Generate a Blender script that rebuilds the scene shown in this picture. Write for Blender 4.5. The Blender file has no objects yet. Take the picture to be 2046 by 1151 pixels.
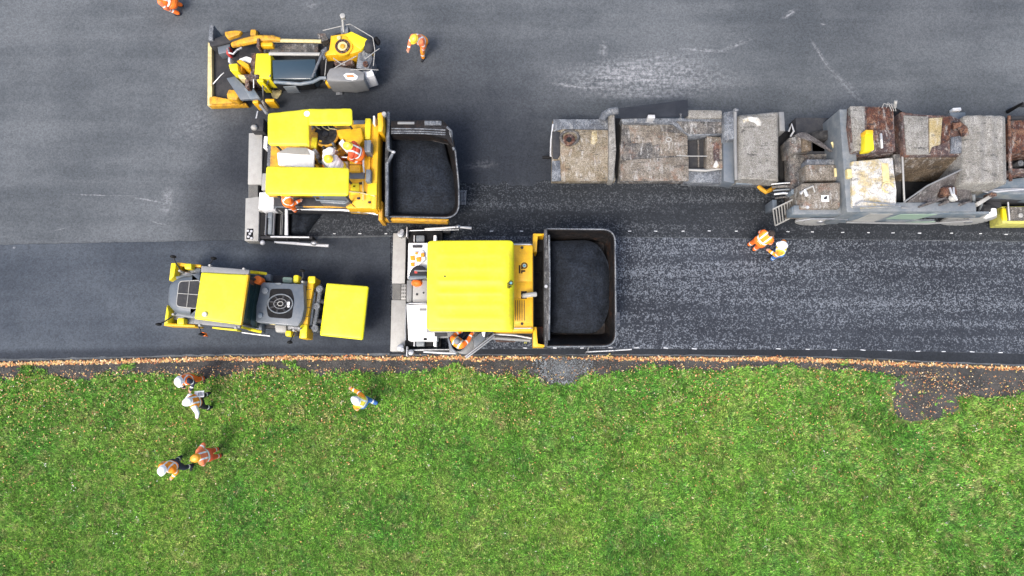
import bpy, bmesh, math, random
import numpy as np
from mathutils import Vector, Matrix
random.seed(7); rng = np.random.default_rng(11)
sc = bpy.context.scene
COL = sc.collection
# ------------------------------------------------------------------ camera, sky, sun, exposure
H = 23.5; FPX = 1382.0; CX = 1023.0; CY = 575.5
TILT = math.atan(205.0 / FPX)
cam = bpy.data.cameras.new('camera'); cam.sensor_width = 36; cam.lens = FPX / 2046 * 36
cam.clip_end = 2000; cam.clip_start = 0.1
co = bpy.data.objects.new('camera', cam); COL.objects.link(co)
co.location = (0, 0, H); co.rotation_euler = (TILT, 0, 0); sc.camera = co
SUN_EL = 58; SUN_AZ = 215      # soft sun, bright overcast
w = bpy.data.worlds.new('World'); sc.world = w; w.use_nodes = True
nt = w.node_tree; bg = nt.nodes['Background']
sky = nt.nodes.new('ShaderNodeTexSky'); sky.sky_type = 'NISHITA'; sky.sun_disc = False
sky.sun_elevation = math.radians(SUN_EL); sky.sun_rotation = math.radians(SUN_AZ)
sky.air_density = 1.0; sky.dust_density = 4.0; sky.ozone_density = 1.0
nt.links.new(sky.outputs[0], bg.inputs[0]); bg.inputs[1].default_value = 0.12
sl = bpy.data.lights.new('sun', 'SUN'); sl.energy = 1.2; sl.angle = math.radians(20); sl.color = (1, .97, .93)
so = bpy.data.objects.new('sun', sl); COL.objects.link(so)
so.rotation_euler = (math.radians(90 - SUN_EL), 0, math.radians(180 - SUN_AZ)); so.location = (0, 0, 40)
sc.view_settings.view_transform = 'Standard'; sc.view_settings.look = 'None'
sc.view_settings.gamma = 1.0; sc.view_settings.exposure = 1.35
sc.render.engine = 'CYCLES'

# ------------------------------------------------------------------ helpers
_c, _s = math.cos(TILT), math.sin(TILT)
def P(px, py, z=0.0):
    """photo pixel + known height above the road -> point in metres"""
    x = (px - CX) / FPX; y = -(py - CY) / FPX
    yy = y * _c + _s; zz = y * _s - _c
    k = (H - z) / -zz
    return Vector((x * k, yy * k, z))
def lin(c): return c / 12.92 if c <= .04045 else ((c + .055) / 1.055) ** 2.4
GAIN = 1.85
def S(r, g, b): return tuple(lin(v / 255) / GAIN for v in (r, g, b)) + (1,)

MATS = {}
def newmat(name):
    m = bpy.data.materials.new(name); m.use_nodes = True
    MATS[name] = m
    return m, m.node_tree, m.node_tree.nodes['Principled BSDF']
def node(nt, t, ins=None, **props):
    n = nt.nodes.new(t)
    for k, v in props.items(): setattr(n, k, v)
    for k, v in (ins or {}).items():
        if hasattr(v, 'links') or isinstance(v, bpy.types.NodeSocket): nt.links.new(v, n.inputs[k])
        else: n.inputs[k].default_value = v
    return n
def math_n(nt, op, a, b=0.0, c=0.0, clamp=False):
    return node(nt, 'ShaderNodeMath', {0: a, 1: b, 2: c}, operation=op, use_clamp=clamp).outputs[0]
def noise(nt, vec, scale, detail=4, rough=.55, stretch=None):
    if stretch:
        vec = node(nt, 'ShaderNodeMapping', {'Vector': vec, 'Scale': stretch}).outputs[0]
    return node(nt, 'ShaderNodeTexNoise', {'Vector': vec, 'Scale': scale, 'Detail': detail, 'Roughness': rough}).outputs[0]
def mix(nt, f, a, b):
    n = node(nt, 'ShaderNodeMix', None, data_type='RGBA')
    for k, v in ((0, f), (6, a), (7, b)):
        if isinstance(v, bpy.types.NodeSocket): nt.links.new(v, n.inputs[k])
        else: n.inputs[k].default_value = v
    return n.outputs[2]
def sstep(nt, v, a, b):
    return node(nt, 'ShaderNodeMapRange', {0: v, 1: a, 2: b, 3: 0.0, 4: 1.0}, interpolation_type='SMOOTHSTEP').outputs[0]
def pos(nt): return node(nt, 'ShaderNodeNewGeometry').outputs['Position']

def paint(name, col, rough=.45, metal=0.0, dirt=.25, dcol=None, scale=6, bump=.02, chips=0.0, ccol=(.05, .045, .04, 1), coat=0.0):
    """painted / plain surface with uneven grime, fine scratches and optional chipped spots"""
    m, nt, b = newmat(name); v = pos(nt)
    if max(col[:3]) < .45: col = tuple(q * .86 for q in col[:3]) + (1,)
    dcol = dcol or (.10, .09, .075, 1)
    n1 = noise(nt, v, scale, 6, .65); n2 = noise(nt, v, scale * 7, 3, .6)
    f = math_n(nt, 'MULTIPLY', sstep(nt, math_n(nt, 'ADD', n1, math_n(nt, 'MULTIPLY', n2, .35)), .52, .95), dirt)
    c = mix(nt, f, col, dcol)
    if chips:
        n3 = noise(nt, v, scale * 3, 8, .7)
        c = mix(nt, sstep(nt, n3, .72 - chips, .76 - chips), c, ccol)
    nt.links.new(c, b.inputs['Base Color'])
    r = math_n(nt, 'ADD', rough - .08, math_n(nt, 'MULTIPLY', n2, .2))
    nt.links.new(r, b.inputs['Roughness']); b.inputs['Metallic'].default_value = metal; b.inputs['Specular IOR Level'].default_value = .15 if max(col[:3]) < .05 else .45
    b.inputs['Coat Weight'].default_value = coat
    bp = node(nt, 'ShaderNodeBump', {'Strength': .3, 'Distance': bump, 'Height': n2})
    nt.links.new(bp.outputs[0], b.inputs['Normal'])
    return m
def weathered(name, c1, c2, c3, scale=3, t2=(.45, .6), t3=(.56, .7), rough=.8, bump=.02, stretch=None, pale=.35, rust=0.0):
    """three-tone caked metal: base, dust, rust / tar"""
    m, nt, b = newmat(name); v = pos(nt)
    c1, c2, c3 = [tuple(q * .72 for q in c_[:3]) + (1,) for c_ in (c1, c2, c3)]
    a = noise(nt, v, scale, 8, .68, stretch); d = noise(nt, v, scale * 2.3, 8, .72, stretch); f = noise(nt, v, scale * 12, 4, .7)
    aa = math_n(nt, 'ADD', a, math_n(nt, 'MULTIPLY', math_n(nt, 'SUBTRACT', f, .5), .35))
    c = mix(nt, sstep(nt, aa, *t2), c1, c2)
    c = mix(nt, sstep(nt, d, *t3), c, c3)
    e = noise(nt, v, scale * 1.7, 9, .78, (1.8, .5, 1)); k_ = noise(nt, v, scale * 1.3, 9, .8, (.6, 1.7, 1))
    c = mix(nt, math_n(nt, 'MULTIPLY', sstep(nt, e, .52, .62), pale), c, (.42, .41, .385, 1))
    c = mix(nt, math_n(nt, 'MULTIPLY', sstep(nt, k_, .53, .65), .8), c, (.035, .033, .033, 1))
    if rust: c = mix(nt, math_n(nt, 'MULTIPLY', sstep(nt, noise(nt, v, scale * .8, 9, .75), .53, .62), rust), c, (.20, .085, .045, 1))
    g = math_n(nt, 'ADD', .45, math_n(nt, 'MULTIPLY', sstep(nt, f, .25, .75), 1.05))
    hs = node(nt, 'ShaderNodeHueSaturation', {'Value': g, 'Color': c}).outputs[0]
    nt.links.new(hs, b.inputs['Base Color']); b.inputs['Roughness'].default_value = rough; b.inputs['Specular IOR Level'].default_value = .25
    bp = node(nt, 'ShaderNodeBump', {'Strength': .6, 'Distance': bump, 'Height': f})
    nt.links.new(bp.outputs[0], b.inputs['Normal'])
    return m

paint('lemon', (.76, .69, .012, 1), .42, dirt=.55, dcol=(.40, .32, .05, 1), scale=1.7, bump=.004, chips=-.035, ccol=(.30, .24, .08, 1))
paint('lemon_side', (.76, .62, .012, 1), .42, dirt=.3, dcol=(.3, .2, .03, 1), scale=3)
paint('amber', (.74, .40, .008, 1), .42, dirt=.4, dcol=(.32, .16, .02, 1), scale=4, chips=.02)
paint('amber_dirty', (.62, .32, .012, 1), .55, dirt=.85, dcol=(.16, .075, .025, 1), scale=7, chips=.09, ccol=(.07, .035, .018, 1))
paint('white', (.80, .79, .77, 1), .5, dirt=.4, dcol=(.42, .40, .37, 1), scale=5)
paint('cream', (.62, .52, .25, 1), .6, dirt=.7, dcol=(.3, .22, .1, 1), scale=6, chips=.05, ccol=(.18, .1, .04, 1))
paint('plate', (.40, .39, .36, 1), .55, metal=.1, dirt=.55, dcol=(.24, .23, .21, 1), scale=4)
paint('plate_mid', (.24, .24, .235, 1), .55, metal=.1, dirt=.5, dcol=(.13, .13, .125, 1), scale=5)
paint('steel', (.42, .43, .44, 1), .35, metal=.65, dirt=.5, dcol=(.14, .13, .12, 1), scale=9)
paint('bright', (.50, .50, .50, 1), .4, metal=.2, dirt=.35, dcol=(.3, .29, .28, 1), scale=9)
paint('dark', (.035, .036, .04, 1), .6, dirt=.5, dcol=(.075, .07, .065, 1), scale=6)
paint('black', (.012, .012, .013, 1), .75, dirt=.4, dcol=(.035, .033, .03, 1), scale=6)
paint('flap', (.028, .032, .042, 1), .5, dirt=.3, dcol=(.05, .055, .065, 1), scale=3)
paint('slate', (.105, .125, .145, 1), .42, dirt=.3, dcol=(.2, .2, .2, 1), scale=4, coat=.15)
paint('slate_light', (.135, .155, .17, 1), .5, dirt=.6, dcol=(.25, .25, .24, 1), scale=4)
paint('rubber', (.022, .022, .023, 1), .85, dirt=.6, dcol=(.09, .085, .08, 1), scale=8)
paint('bluegrey', (.115, .15, .18, 1), .45, dirt=.75, dcol=(.26, .26, .25, 1), scale=3, chips=.03, ccol=(.05, .05, .05, 1))
paint('palegreen', (.27, .38, .28, 1), .45, dirt=.4, dcol=(.3, .31, .3, 1), scale=5)
paint('olive_yellow', (.50, .47, .10, 1), .5, dirt=.7, dcol=(.16, .15, .07, 1), scale=7, chips=.06)
paint('orange', (.80, .16, .012, 1), .6, dirt=.3, dcol=(.4, .08, .02, 1), scale=12)
paint('red', (.55, .04, .03, 1), .6, dirt=.3, scale=10)
paint('bluecloth', (.04, .11, .34, 1), .9, dirt=.3, scale=12)
paint('tealblue', (.10, .36, .48, 1), .5, dirt=.2, scale=10)
paint('inkbrown', (.035, .02, .012, 1), .6, dirt=.2, scale=10)
paint('whitepaint', (.62, .63, .65, 1), .7, dirt=.5, dcol=(.3, .3, .3, 1), scale=14)
weathered('hoppersteel', (.012, .011, .011, 1), (.024, .017, .013, 1), (.05, .024, .013, 1), 1.3, (.45, .7), (.54, .7), .6, pale=.0)
weathered('apron', (.05, .05, .052, 1), (.11, .11, .11, 1), (.03, .03, .03, 1), 4, rough=.75)
weathered('caked', (.19, .16, .125, 1), (.30, .265, .22, 1), (.085, .08, .078, 1), 2.6, (.4, .62), (.57, .7), .9, .03, pale=.55, rust=.35)
weathered('caked_tan', (.24, .195, .13, 1), (.36, .31, .235, 1), (.11, .095, .08, 1), 2.4, (.4, .62), (.6, .75), .9, .03, pale=.55, rust=.2)
weathered('caked_dark', (.11, .105, .10, 1), (.21, .19, .165, 1), (.05, .048, .048, 1), 2.4, (.42, .6), (.52, .66), .9, .03, pale=.6, rust=.25)
weathered('greymetal', (.125, .135, .15, 1), (.25, .265, .28, 1), (.07, .07, .075, 1), 3, (.45, .62), (.6, .75), .6, .015)
weathered('concrete', (.25, .235, .205, 1), (.33, .315, .285, 1), (.165, .155, .14, 1), 3, (.42, .62), (.62, .75), .9, .02)
weathered('rusty', (.11, .042, .026, 1), (.22, .12, .075, 1), (.045, .026, .024, 1), 2.8, (.46, .6), (.48, .6), .85, .02, pale=.45)
weathered('rust_mauve', (.075, .052, .052, 1), (.17, .105, .085, 1), (.30, .27, .24, 1), 2.6, (.46, .6), (.55, .64), .85, .02, pale=.5, rust=.5)
weathered('whitecaked', (.70, .68, .63, 1), (.55, .45, .26, 1), (.38, .31, .2, 1), 2.2, (.47, .58), (.56, .7), .75, .015)
weathered('tan_paint', (.44, .34, .16, 1), (.52, .45, .3, 1), (.22, .15, .08, 1), 3, (.45, .62), (.58, .7), .8, .01)
weathered('brownwall', (.10, .075, .05, 1), (.17, .13, .09, 1), (.06, .05, .04, 1), 2, rough=.8)
weathered('tarp', (.10, .09, .085, 1), (.165, .15, .145, 1), (.07, .06, .06, 1), 3, rough=.85)
m, nt, b = newmat('glass'); b.inputs['Base Color'].default_value = (.025, .045, .06, 1); b.inputs['Roughness'].default_value = .08
b.inputs['Specular IOR Level'].default_value = .8
nt.links.new(math_n(nt, 'ADD', .05, math_n(nt, 'MULTIPLY', noise(nt, pos(nt), 5, 5, .6), .25)), b.inputs['Roughness'])
m, nt, b = newmat('greenglass'); b.inputs['Roughness'].default_value = .15
nt.links.new(mix(nt, noise(nt, pos(nt), 4, 4), (.012, .03, .03, 1), (.035, .06, .055, 1)), b.inputs['Base Color'])
def flat(name, col, rough=.8):
    m, nt, b = newmat(name); v = pos(nt)
    f = noise(nt, v, 40, 4, .6)
    nt.links.new(node(nt, 'ShaderNodeHueSaturation', {'Value': math_n(nt, 'ADD', .75, math_n(nt, 'MULTIPLY', f, .5)), 'Color': col}).outputs[0], b.inputs['Base Color'])
    b.inputs['Roughness'].default_value = rough
    bp = node(nt, 'ShaderNodeBump', {'Strength': .5, 'Distance': .01, 'Height': noise(nt, v, 14, 3)})
    nt.links.new(bp.outputs[0], b.inputs['Normal'])
for n_, c_ in dict(c_orange=(.86, .16, .012, 1), c_yorange=(.86, .27, .015, 1), c_yellow=(.80, .66, .06, 1), c_red=(.72, .09, .03, 1),
                   c_pink=(.82, .20, .08, 1), c_white=(.78, .78, .78, 1), c_navy=(.02, .025, .05, 1), c_black=(.015, .015, .018, 1),
                   c_jeans=(.05, .16, .42, 1), c_grey=(.2, .2, .21, 1), c_skin=(.48, .27, .19, 1), c_hair=(.03, .02, .015, 1),
                   c_stripe=(.80, .80, .74, 1), h_white=(.82, .82, .82, 1), h_yellow=(.80, .58, .05, 1), h_orange=(.80, .33, .03, 1)).items():
    flat(n_, c_, .35 if n_[0] == 'h' else .85)

class MB:
    """mesh builder, world coordinates"""
    def __init__(s): s.v = []; s.f = []
    def raw(s, v, f):
        o = len(s.v); s.v += [tuple(p) for p in v]; s.f += [tuple(i + o for i in q) for q in f]; return s
    def bm(s, bm):
        bm.verts.index_update()
        s.raw([v.co[:] for v in bm.verts], [[v.index for v in f.verts] for f in bm.faces]); bm.free(); return s
    def prism(s, pts, zt, zb, bev=.015, tilt=None):
        """pts: world xy ring at the top; tilt: per-corner z of the top"""
        n = len(pts)
        a = sum(pts[i][0] * pts[(i + 1) % n][1] - pts[(i + 1) % n][0] * pts[i][1] for i in range(n))
        zs = list(tilt) if tilt else [zt] * n
        if a < 0: pts = pts[::-1]; zs = zs[::-1]
        bm = bmesh.new()
        t = [bm.verts.new((p[0], p[1], z)) for p, z in zip(pts, zs)]
        d = zt - zb
        u = [bm.verts.new((p[0], p[1], (z - d) if tilt else zb)) for p, z in zip(pts, zs)]
        bm.faces.new(t); bm.faces.new(u[::-1])
        for i in range(n): bm.faces.new((t[i], u[i], u[(i + 1) % n], t[(i + 1) % n]))
        if bev > 0:
            L = min((Vector(pts[i]).xy - Vector(pts[(i + 1) % n]).xy).length for i in range(n))
            bv = min(bev, L * .3, abs(d) * .4)
            if bv > .001: bmesh.ops.bevel(bm, geom=list(bm.edges), offset=bv, segments=2, affect='EDGES', profile=.5)
        return s.bm(bm)
    def poly(s, px, zt, zb, bev=.015, tilt=None):
        return s.prism([P(x, y, (tilt[i] if tilt else zt))[:2] for i, (x, y) in enumerate(px)], zt, zb, bev, tilt)
    def box(s, x0, y0, x1, y1, zt, zb, bev=.015):
        a = P(x0, y1, zt); c = P(x1, y0, zt)
        return s.prism([(a.x, a.y), (c.x, a.y), (c.x, c.y), (a.x, c.y)], zt, zb, bev)
    def tubew(s, pts, r, n=8):
        pts = [Vector(p) for p in pts]; rs = r if isinstance(r, (list, tuple)) else [r] * len(pts)
        V = []; up = Vector((0, 0, 1))
        for i, p in enumerate(pts):
            d = (pts[min(i + 1, len(pts) - 1)] - pts[max(i - 1, 0)]).normalized()
            a = d.cross(up)
            a = Vector((1, 0, 0)) if a.length < 1e-3 else a.normalized()
            bb = a.cross(d).normalized()
            for k in range(n):
                t = 2 * math.pi * k / n
                V.append(p + rs[i] * (a * math.cos(t) + bb * math.sin(t)))
        F = []
        for i in range(len(pts) - 1):
            for k in range(n):
                k2 = (k + 1) % n
                F.append((i * n + k, i * n + k2, (i + 1) * n + k2, (i + 1) * n + k))
        F.append(tuple(range(n))[::-1]); F.append(tuple(range((len(pts) - 1) * n, len(pts) * n)))
        return s.raw(V, F)
    def tube(s, pts, r, n=8): return s.tubew([P(*p) for p in pts], r, n)
    def cyl(s, px, py, zt, zb, r, n=20, r2=None):
        c = P(px, py, zt)
        return s.tubew([(c.x, c.y, zb), (c.x, c.y, zb + .002), (c.x, c.y, zt - .002), (c.x, c.y, zt)], [r2 or r, r2 or r, r, r * .96], n)
    def ell(s, c, rx, ry, rz, nu=18, nv=9, half=False):
        V = []; F = []; c = Vector(c); v0 = 0 if half else -math.pi / 2
        for j in range(nv + 1):
            t = v0 + (math.pi / 2 - v0) * j / nv
            for i in range(nu):
                a = 2 * math.pi * i / nu
                V.append(c + Vector((rx * math.cos(t) * math.cos(a), ry * math.cos(t) * math.sin(a), rz * math.sin(t))))
        for j in range(nv):
            for i in range(nu):
                i2 = (i + 1) % nu; F.append((j * nu + i, j * nu + i2, (j + 1) * nu + i2, (j + 1) * nu + i))
        if half: F.append(tuple(range(nu))[::-1])
        return s.raw(V, F)
    def sheet(s, q, zt, th, hf=None, rc=.08, n=36, rcs=(1, 1, 1, 1)):
        """pressed sheet over a pixel quad (tl,tr,br,bl), rounded corners, height profile hf(u,v)"""
        q = [P(x, y, zt) for x, y in q]
        W = (q[1] - q[0]).length; D = (q[3] - q[0]).length
        V = []; ru, rv = rc / W, rc / D
        def pt(u, v):
            for (cu, cv, k) in ((ru, rv, 0), (1 - ru, rv, 1), (1 - ru, 1 - rv, 2), (ru, 1 - rv, 3)):
                if not rcs[k]: continue
                du, dv = (u - cu) / ru, (v - cv) / rv
                if (du < 0) == (cu < .5) and (dv < 0) == (cv < .5) and du != 0 and dv != 0:
                    l = math.hypot(du, dv); mx = max(abs(du), abs(dv))
                    du, dv = du / l * mx, dv / l * mx
                    return cu + du * ru, cv + dv * rv
            return u, v
        gs = sorted(set([i / n for i in range(n + 1)] + [ru * k / 4 for k in range(5)] + [1 - ru * k / 4 for k in range(5)]))
        gv = sorted(set([i / n for i in range(n + 1)] + [rv * k / 4 for k in range(5)] + [1 - rv * k / 4 for k in range(5)]))
        nu, nv = len(gs), len(gv)
        for lay in (0, 1):
            for v in gv:
                for u in gs:
                    uu, vv = pt(u, v)
                    p = q[0] * (1 - uu) * (1 - vv) + q[1] * uu * (1 - vv) + q[2] * uu * vv + q[3] * (1 - uu) * vv
                    e = min(uu, 1 - uu) * W; e2 = min(vv, 1 - vv) * D; e = min(e, e2)
                    z = zt + (hf(uu, vv) if hf else 0) - .035 * max(0, 1 - e / .06) ** 2 if not lay else zt - th + (hf(uu, vv) if hf else 0) * .9
                    V.append((p.x, p.y, z))
        F = []; N = nu * nv
        for j in range(nv - 1):
            for i in range(nu - 1):
                a = j * nu + i
                F.append((a, a + nu, a + nu + 1, a + 1)); F.append((N + a, N + a + 1, N + a + nu + 1, N + a + nu))
        ring = [i for i in range(nu)] + [j * nu + nu - 1 for j in range(1, nv)] + [(nv - 1) * nu + i for i in range(nu - 2, -1, -1)] + [j * nu for j in range(nv - 2, 0, -1)]
        for k in range(len(ring)):
            a, b2 = ring[k], ring[(k + 1) % len(ring)]; F.append((a, b2, N + b2, N + a))
        return s.raw(V, F)
    def loft(s, rings, close_first=False, close_last=True):
        n = len(rings[0]); V = [p for r in rings for p in r]; F = []
        for j in range(len(rings) - 1):
            for i in range(n):
                i2 = (i + 1) % n; F.append((j * n + i, j * n + i2, (j + 1) * n + i2, (j + 1) * n + i))
        if close_first: F.append(tuple(range(n))[::-1])
        if close_last: F.append(tuple(range((len(rings) - 1) * n, len(rings) * n)))
        return s.raw(V, F)
    def wheel(s, c, r, wdt, axis=(0, 1, 0), n=28, hub=.55):
        c = Vector(c); ax = Vector(axis).normalized(); h = wdt / 2
        pr = [(-h, r * hub), (-h, r * .86), (-h * .8, r * .97), (-h * .5, r), (h * .5, r), (h * .8, r * .97), (h, r * .86), (h, r * hub), (h * .6, r * hub * .95), (-h * .6, r * hub * .95)]
        u = ax.orthogonal().normalized(); v = ax.cross(u)
        rings = []
        for k in range(n):
            t = 2 * math.pi * k / n; d = u * math.cos(t) + v * math.sin(t)
            rings.append([c + ax * a + d * b for a, b in pr])
        V = [p for r_ in rings for p in r_]; m_ = len(pr); F = []
        for k in range(n):
            k2 = (k + 1) % n
            for i in range(m_): i2 = (i + 1) % m_; F.append((k * m_ + i, k2 * m_ + i, k2 * m_ + i2, k * m_ + i2))
        return s.raw(V, F)

def mesh_from(name, mb, mat, smooth=True, ang=35):
    me = bpy.data.meshes.new(name); me.from_pydata(mb.v, [], mb.f)
    me.materials.append(MATS[mat] if isinstance(mat, str) else mat)
    bm = bmesh.new(); bm.from_mesh(me); bmesh.ops.recalc_face_normals(bm, faces=bm.faces); bm.to_mesh(me); bm.free()
    if smooth:
        me.polygons.foreach_set('use_smooth', [True] * len(me.polygons)); me.set_sharp_from_angle(angle=math.radians(ang))
    return me
class Thing:
    def __init__(s, name, label, cat, base, group=None):
        s.o = bpy.data.objects.new(name, None); COL.objects.link(s.o); s.o.empty_display_size = .3
        s.L = Vector(base); s.o.location = s.L; s.o['label'] = label; s.o['category'] = cat
        if group: s.o['group'] = group
    def add(s, name, mb, mat, parent=None, label=None, smooth=True):
        me = mesh_from(name, mb, mat, smooth); me.transform(Matrix.Translation(-s.L))
        o = bpy.data.objects.new(name, me); COL.objects.link(o); o.parent = parent or s.o
        if label: o['label'] = label
        return o
def single(name, mb, mat, label=None, cat=None, kind=None, group=None, base=None, smooth=True):
    me = mesh_from(name, mb, mat, smooth); o = bpy.data.objects.new(name, me)
    if base is not None: me.transform(Matrix.Translation(-Vector(base))); o.location = base
    COL.objects.link(o)
    if label: o['label'] = label
    if cat: o['category'] = cat
    if kind: o['kind'] = kind
    if group: o['group'] = group
    return o

# ------------------------------------------------------------------ ground, road, lanes
def seed_grid(n=256): return rng.random((n, n))
_grids = [seed_grid() for _ in range(6)]
def vnoise(x, y, sc_, k=0):
    g = _grids[k]; n = g.shape[0]
    X = x * sc_; Y = y * sc_; xi = np.floor(X).astype(int); yi = np.floor(Y).astype(int); fx = X - xi; fy = Y - yi
    fx = fx * fx * (3 - 2 * fx); fy = fy * fy * (3 - 2 * fy)
    a = g[xi % n, yi % n]; b = g[(xi + 1) % n, yi % n]; c = g[xi % n, (yi + 1) % n]; d = g[(xi + 1) % n, (yi + 1) % n]
    return (a * (1 - fx) + b * fx) * (1 - fy) + (c * (1 - fx) + d * fx) * fy
def fbm(x, y, sc_, k=0, o=4):
    t = 0; a = .5; tot = 0
    for i in range(o): t = t + a * vnoise(x + 13.7 * i, y - 7.1 * i, sc_ * 2 ** i, (k + i) % 6); tot += a; a *= .5
    return t / tot

def asphalt(name, lo, hi, macro=.8, speck=(.55, .75), scol=None, samt=0.0, streak=0.0, marks=(), darks=(), grain=24, rough=.85, mcol=S(185, 186, 188), soft=.35, gc=.62):
    """road surface; marks / darks: dust spots / darker-toned spots, partly fresh bitumen (px,py,half length m,half width m,turn deg,amount,break-up)"""
    m, nt, b = newmat(name); v = pos(nt)
    big = noise(nt, v, macro * .35, 5, .6); st = noise(nt, v, .55, 5, .6, (.25, 2.2, 1)); fine2 = noise(nt, v, grain * .33, 3, .6)
    vor = node(nt, 'ShaderNodeTexVoronoi', {'Vector': v, 'Scale': grain}, feature='F1').outputs['Color']
    cell = node(nt, 'ShaderNodeSeparateColor', {0: vor}).outputs[0]
    fine = math_n(nt, 'ADD', math_n(nt, 'MULTIPLY', cell, .62), math_n(nt, 'MULTIPLY', noise(nt, v, grain * 2.2, 2, .6), .38))
    t = math_n(nt, 'ADD', math_n(nt, 'MULTIPLY', big, .6), math_n(nt, 'MULTIPLY', st, .4))
    c = mix(nt, sstep(nt, t, .36, .64), lo, hi)
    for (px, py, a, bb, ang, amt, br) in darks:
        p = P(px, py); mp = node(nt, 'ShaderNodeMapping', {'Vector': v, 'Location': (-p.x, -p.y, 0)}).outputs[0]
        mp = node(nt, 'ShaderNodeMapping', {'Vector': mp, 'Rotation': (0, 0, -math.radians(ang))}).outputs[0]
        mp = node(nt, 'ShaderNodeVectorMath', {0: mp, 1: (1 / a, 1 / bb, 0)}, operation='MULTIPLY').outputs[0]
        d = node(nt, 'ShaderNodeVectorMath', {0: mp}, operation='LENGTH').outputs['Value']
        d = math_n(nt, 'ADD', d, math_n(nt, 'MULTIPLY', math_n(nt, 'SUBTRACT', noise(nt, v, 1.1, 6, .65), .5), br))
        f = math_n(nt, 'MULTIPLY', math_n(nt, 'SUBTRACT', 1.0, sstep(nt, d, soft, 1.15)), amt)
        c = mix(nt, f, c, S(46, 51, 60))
    if streak:
        s2 = noise(nt, v, .8, 5, .6, (.07, 2.4, 1)); s2 = sstep(nt, s2, .30, .70)
    if samt:
        th = math_n(nt, 'ADD', fine, math_n(nt, 'MULTIPLY', math_n(nt, 'SUBTRACT', s2 if streak else big, .5), streak))
        c = mix(nt, math_n(nt, 'MULTIPLY', sstep(nt, th, *speck), samt), c, scol)
    for (px, py, a, bb, ang, amt, br) in marks:
        p = P(px, py); mp = node(nt, 'ShaderNodeMapping', {'Vector': v, 'Location': (-p.x, -p.y, 0)}).outputs[0]
        mp = node(nt, 'ShaderNodeMapping', {'Vector': mp, 'Rotation': (0, 0, -math.radians(ang))}).outputs[0]
        nn = noise(nt, mp, 2.6, 9, .78, (.35, 3.4, 1))
        d = node(nt, 'ShaderNodeVectorMath', {0: node(nt, 'ShaderNodeVectorMath', {0: mp, 1: (1 / a, 1 / bb, 0)}, operation='MULTIPLY').outputs[0]}, operation='LENGTH').outputs['Value']
        d = math_n(nt, 'ADD', d, math_n(nt, 'MULTIPLY', math_n(nt, 'SUBTRACT', nn, .5), br))
        f = math_n(nt, 'MULTIPLY', math_n(nt, 'SUBTRACT', 1.0, sstep(nt, d, .1, 1.0)), sstep(nt, math_n(nt, 'ADD', math_n(nt, 'MULTIPLY', fine2, .5), math_n(nt, 'MULTIPLY', nn, .9)), .60, .86))
        c = mix(nt, math_n(nt, 'MULTIPLY', f, amt), c, mcol)
    val = math_n(nt, 'ADD', .82 - gc * .5, math_n(nt, 'ADD', math_n(nt, 'MULTIPLY', fine, gc), math_n(nt, 'MULTIPLY', fine2, .40)))
    c = node(nt, 'ShaderNodeHueSaturation', {'Value': val, 'Color': c}).outputs[0]
    nt.links.new(c, b.inputs['Base Color']); b.inputs['Roughness'].default_value = rough; b.inputs['Specular IOR Level'].default_value = .22
    bp = node(nt, 'ShaderNodeBump', {'Strength': .5, 'Distance': .006, 'Height': fine})
    nt.links.new(bp.outputs[0], b.inputs['Normal'])
    return m

asphalt('old_asphalt', S(95, 100, 104), S(121, 125, 128), macro=.7,
        marks=[(1290, 158, 4.4, .95, 0, 1.0, 1.2), (1310, 125, 3.0, .7, 4, .6, 1.2), (1250, 150, 1.6, .5, 0, .6, 1.0), (1150, 172, 1.6, .10, -6, .9, 1.2), (1400, 100, 1.3, .10, -4, .9, 1.4), (1470, 90, .9, .12, 22, .7, 1.4),
               (1205, 100, .25, .55, 0, .7, 1.6), (1640, 110, .9, .10, -62, .9, 1.5), (1690, 170, 1.4, .22, -48, .55, 1.6), (1578, 27, .45, .14, 35, 1, 1.0), (1645, 48, .14, .08, 0, .9, 1), (620, 10, .4, .3, 30, .5, 1.2),
               (200, 390, 1.7, .04, -1, .9, .5), (300, 400, .9, .045, -9, 1, .5), (318, 446, .5, .04, -14, .9, .5), (335, 395, .28, .5, 0, .75, 1.6), (120, 458, .3, .03, 15, .8, .6), (1290, 190, 2.6, .2, 0, .5, 1.6),
               (385, 250, 1.2, 1.0, 30, .28, 1.4), (960, 330, .9, .25, 6, .25, 1.4), (330, 418, .3, .3, 0, .45, 1.5)],
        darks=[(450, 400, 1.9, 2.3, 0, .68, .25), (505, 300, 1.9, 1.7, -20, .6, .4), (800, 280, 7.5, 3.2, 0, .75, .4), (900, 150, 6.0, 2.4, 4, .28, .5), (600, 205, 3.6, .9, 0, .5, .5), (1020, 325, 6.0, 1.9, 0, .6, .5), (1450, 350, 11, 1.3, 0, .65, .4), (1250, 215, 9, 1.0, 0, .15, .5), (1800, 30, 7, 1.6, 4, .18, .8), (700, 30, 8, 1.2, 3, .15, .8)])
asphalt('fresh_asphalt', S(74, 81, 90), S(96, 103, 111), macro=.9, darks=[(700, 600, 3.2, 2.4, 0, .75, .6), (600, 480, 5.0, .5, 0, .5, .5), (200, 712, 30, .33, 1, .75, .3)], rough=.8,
        marks=[(30, 495, .08, .05, 20, .9, .4)])
asphalt('tack_lane', S(54, 58, 66), S(68, 73, 81), macro=.9, speck=(.50, .86), scol=S(150, 156, 164), samt=.70, streak=.34, grain=27, gc=.6)
asphalt('dark_lane', S(47, 51, 56), S(60, 64, 69), macro=.9, speck=(.56, .90), scol=S(120, 124, 129), samt=.60, streak=.36, grain=27, gc=.6)
asphalt('edge_band', S(42, 46, 51), S(56, 60, 66), macro=.9, rough=.8)

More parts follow.
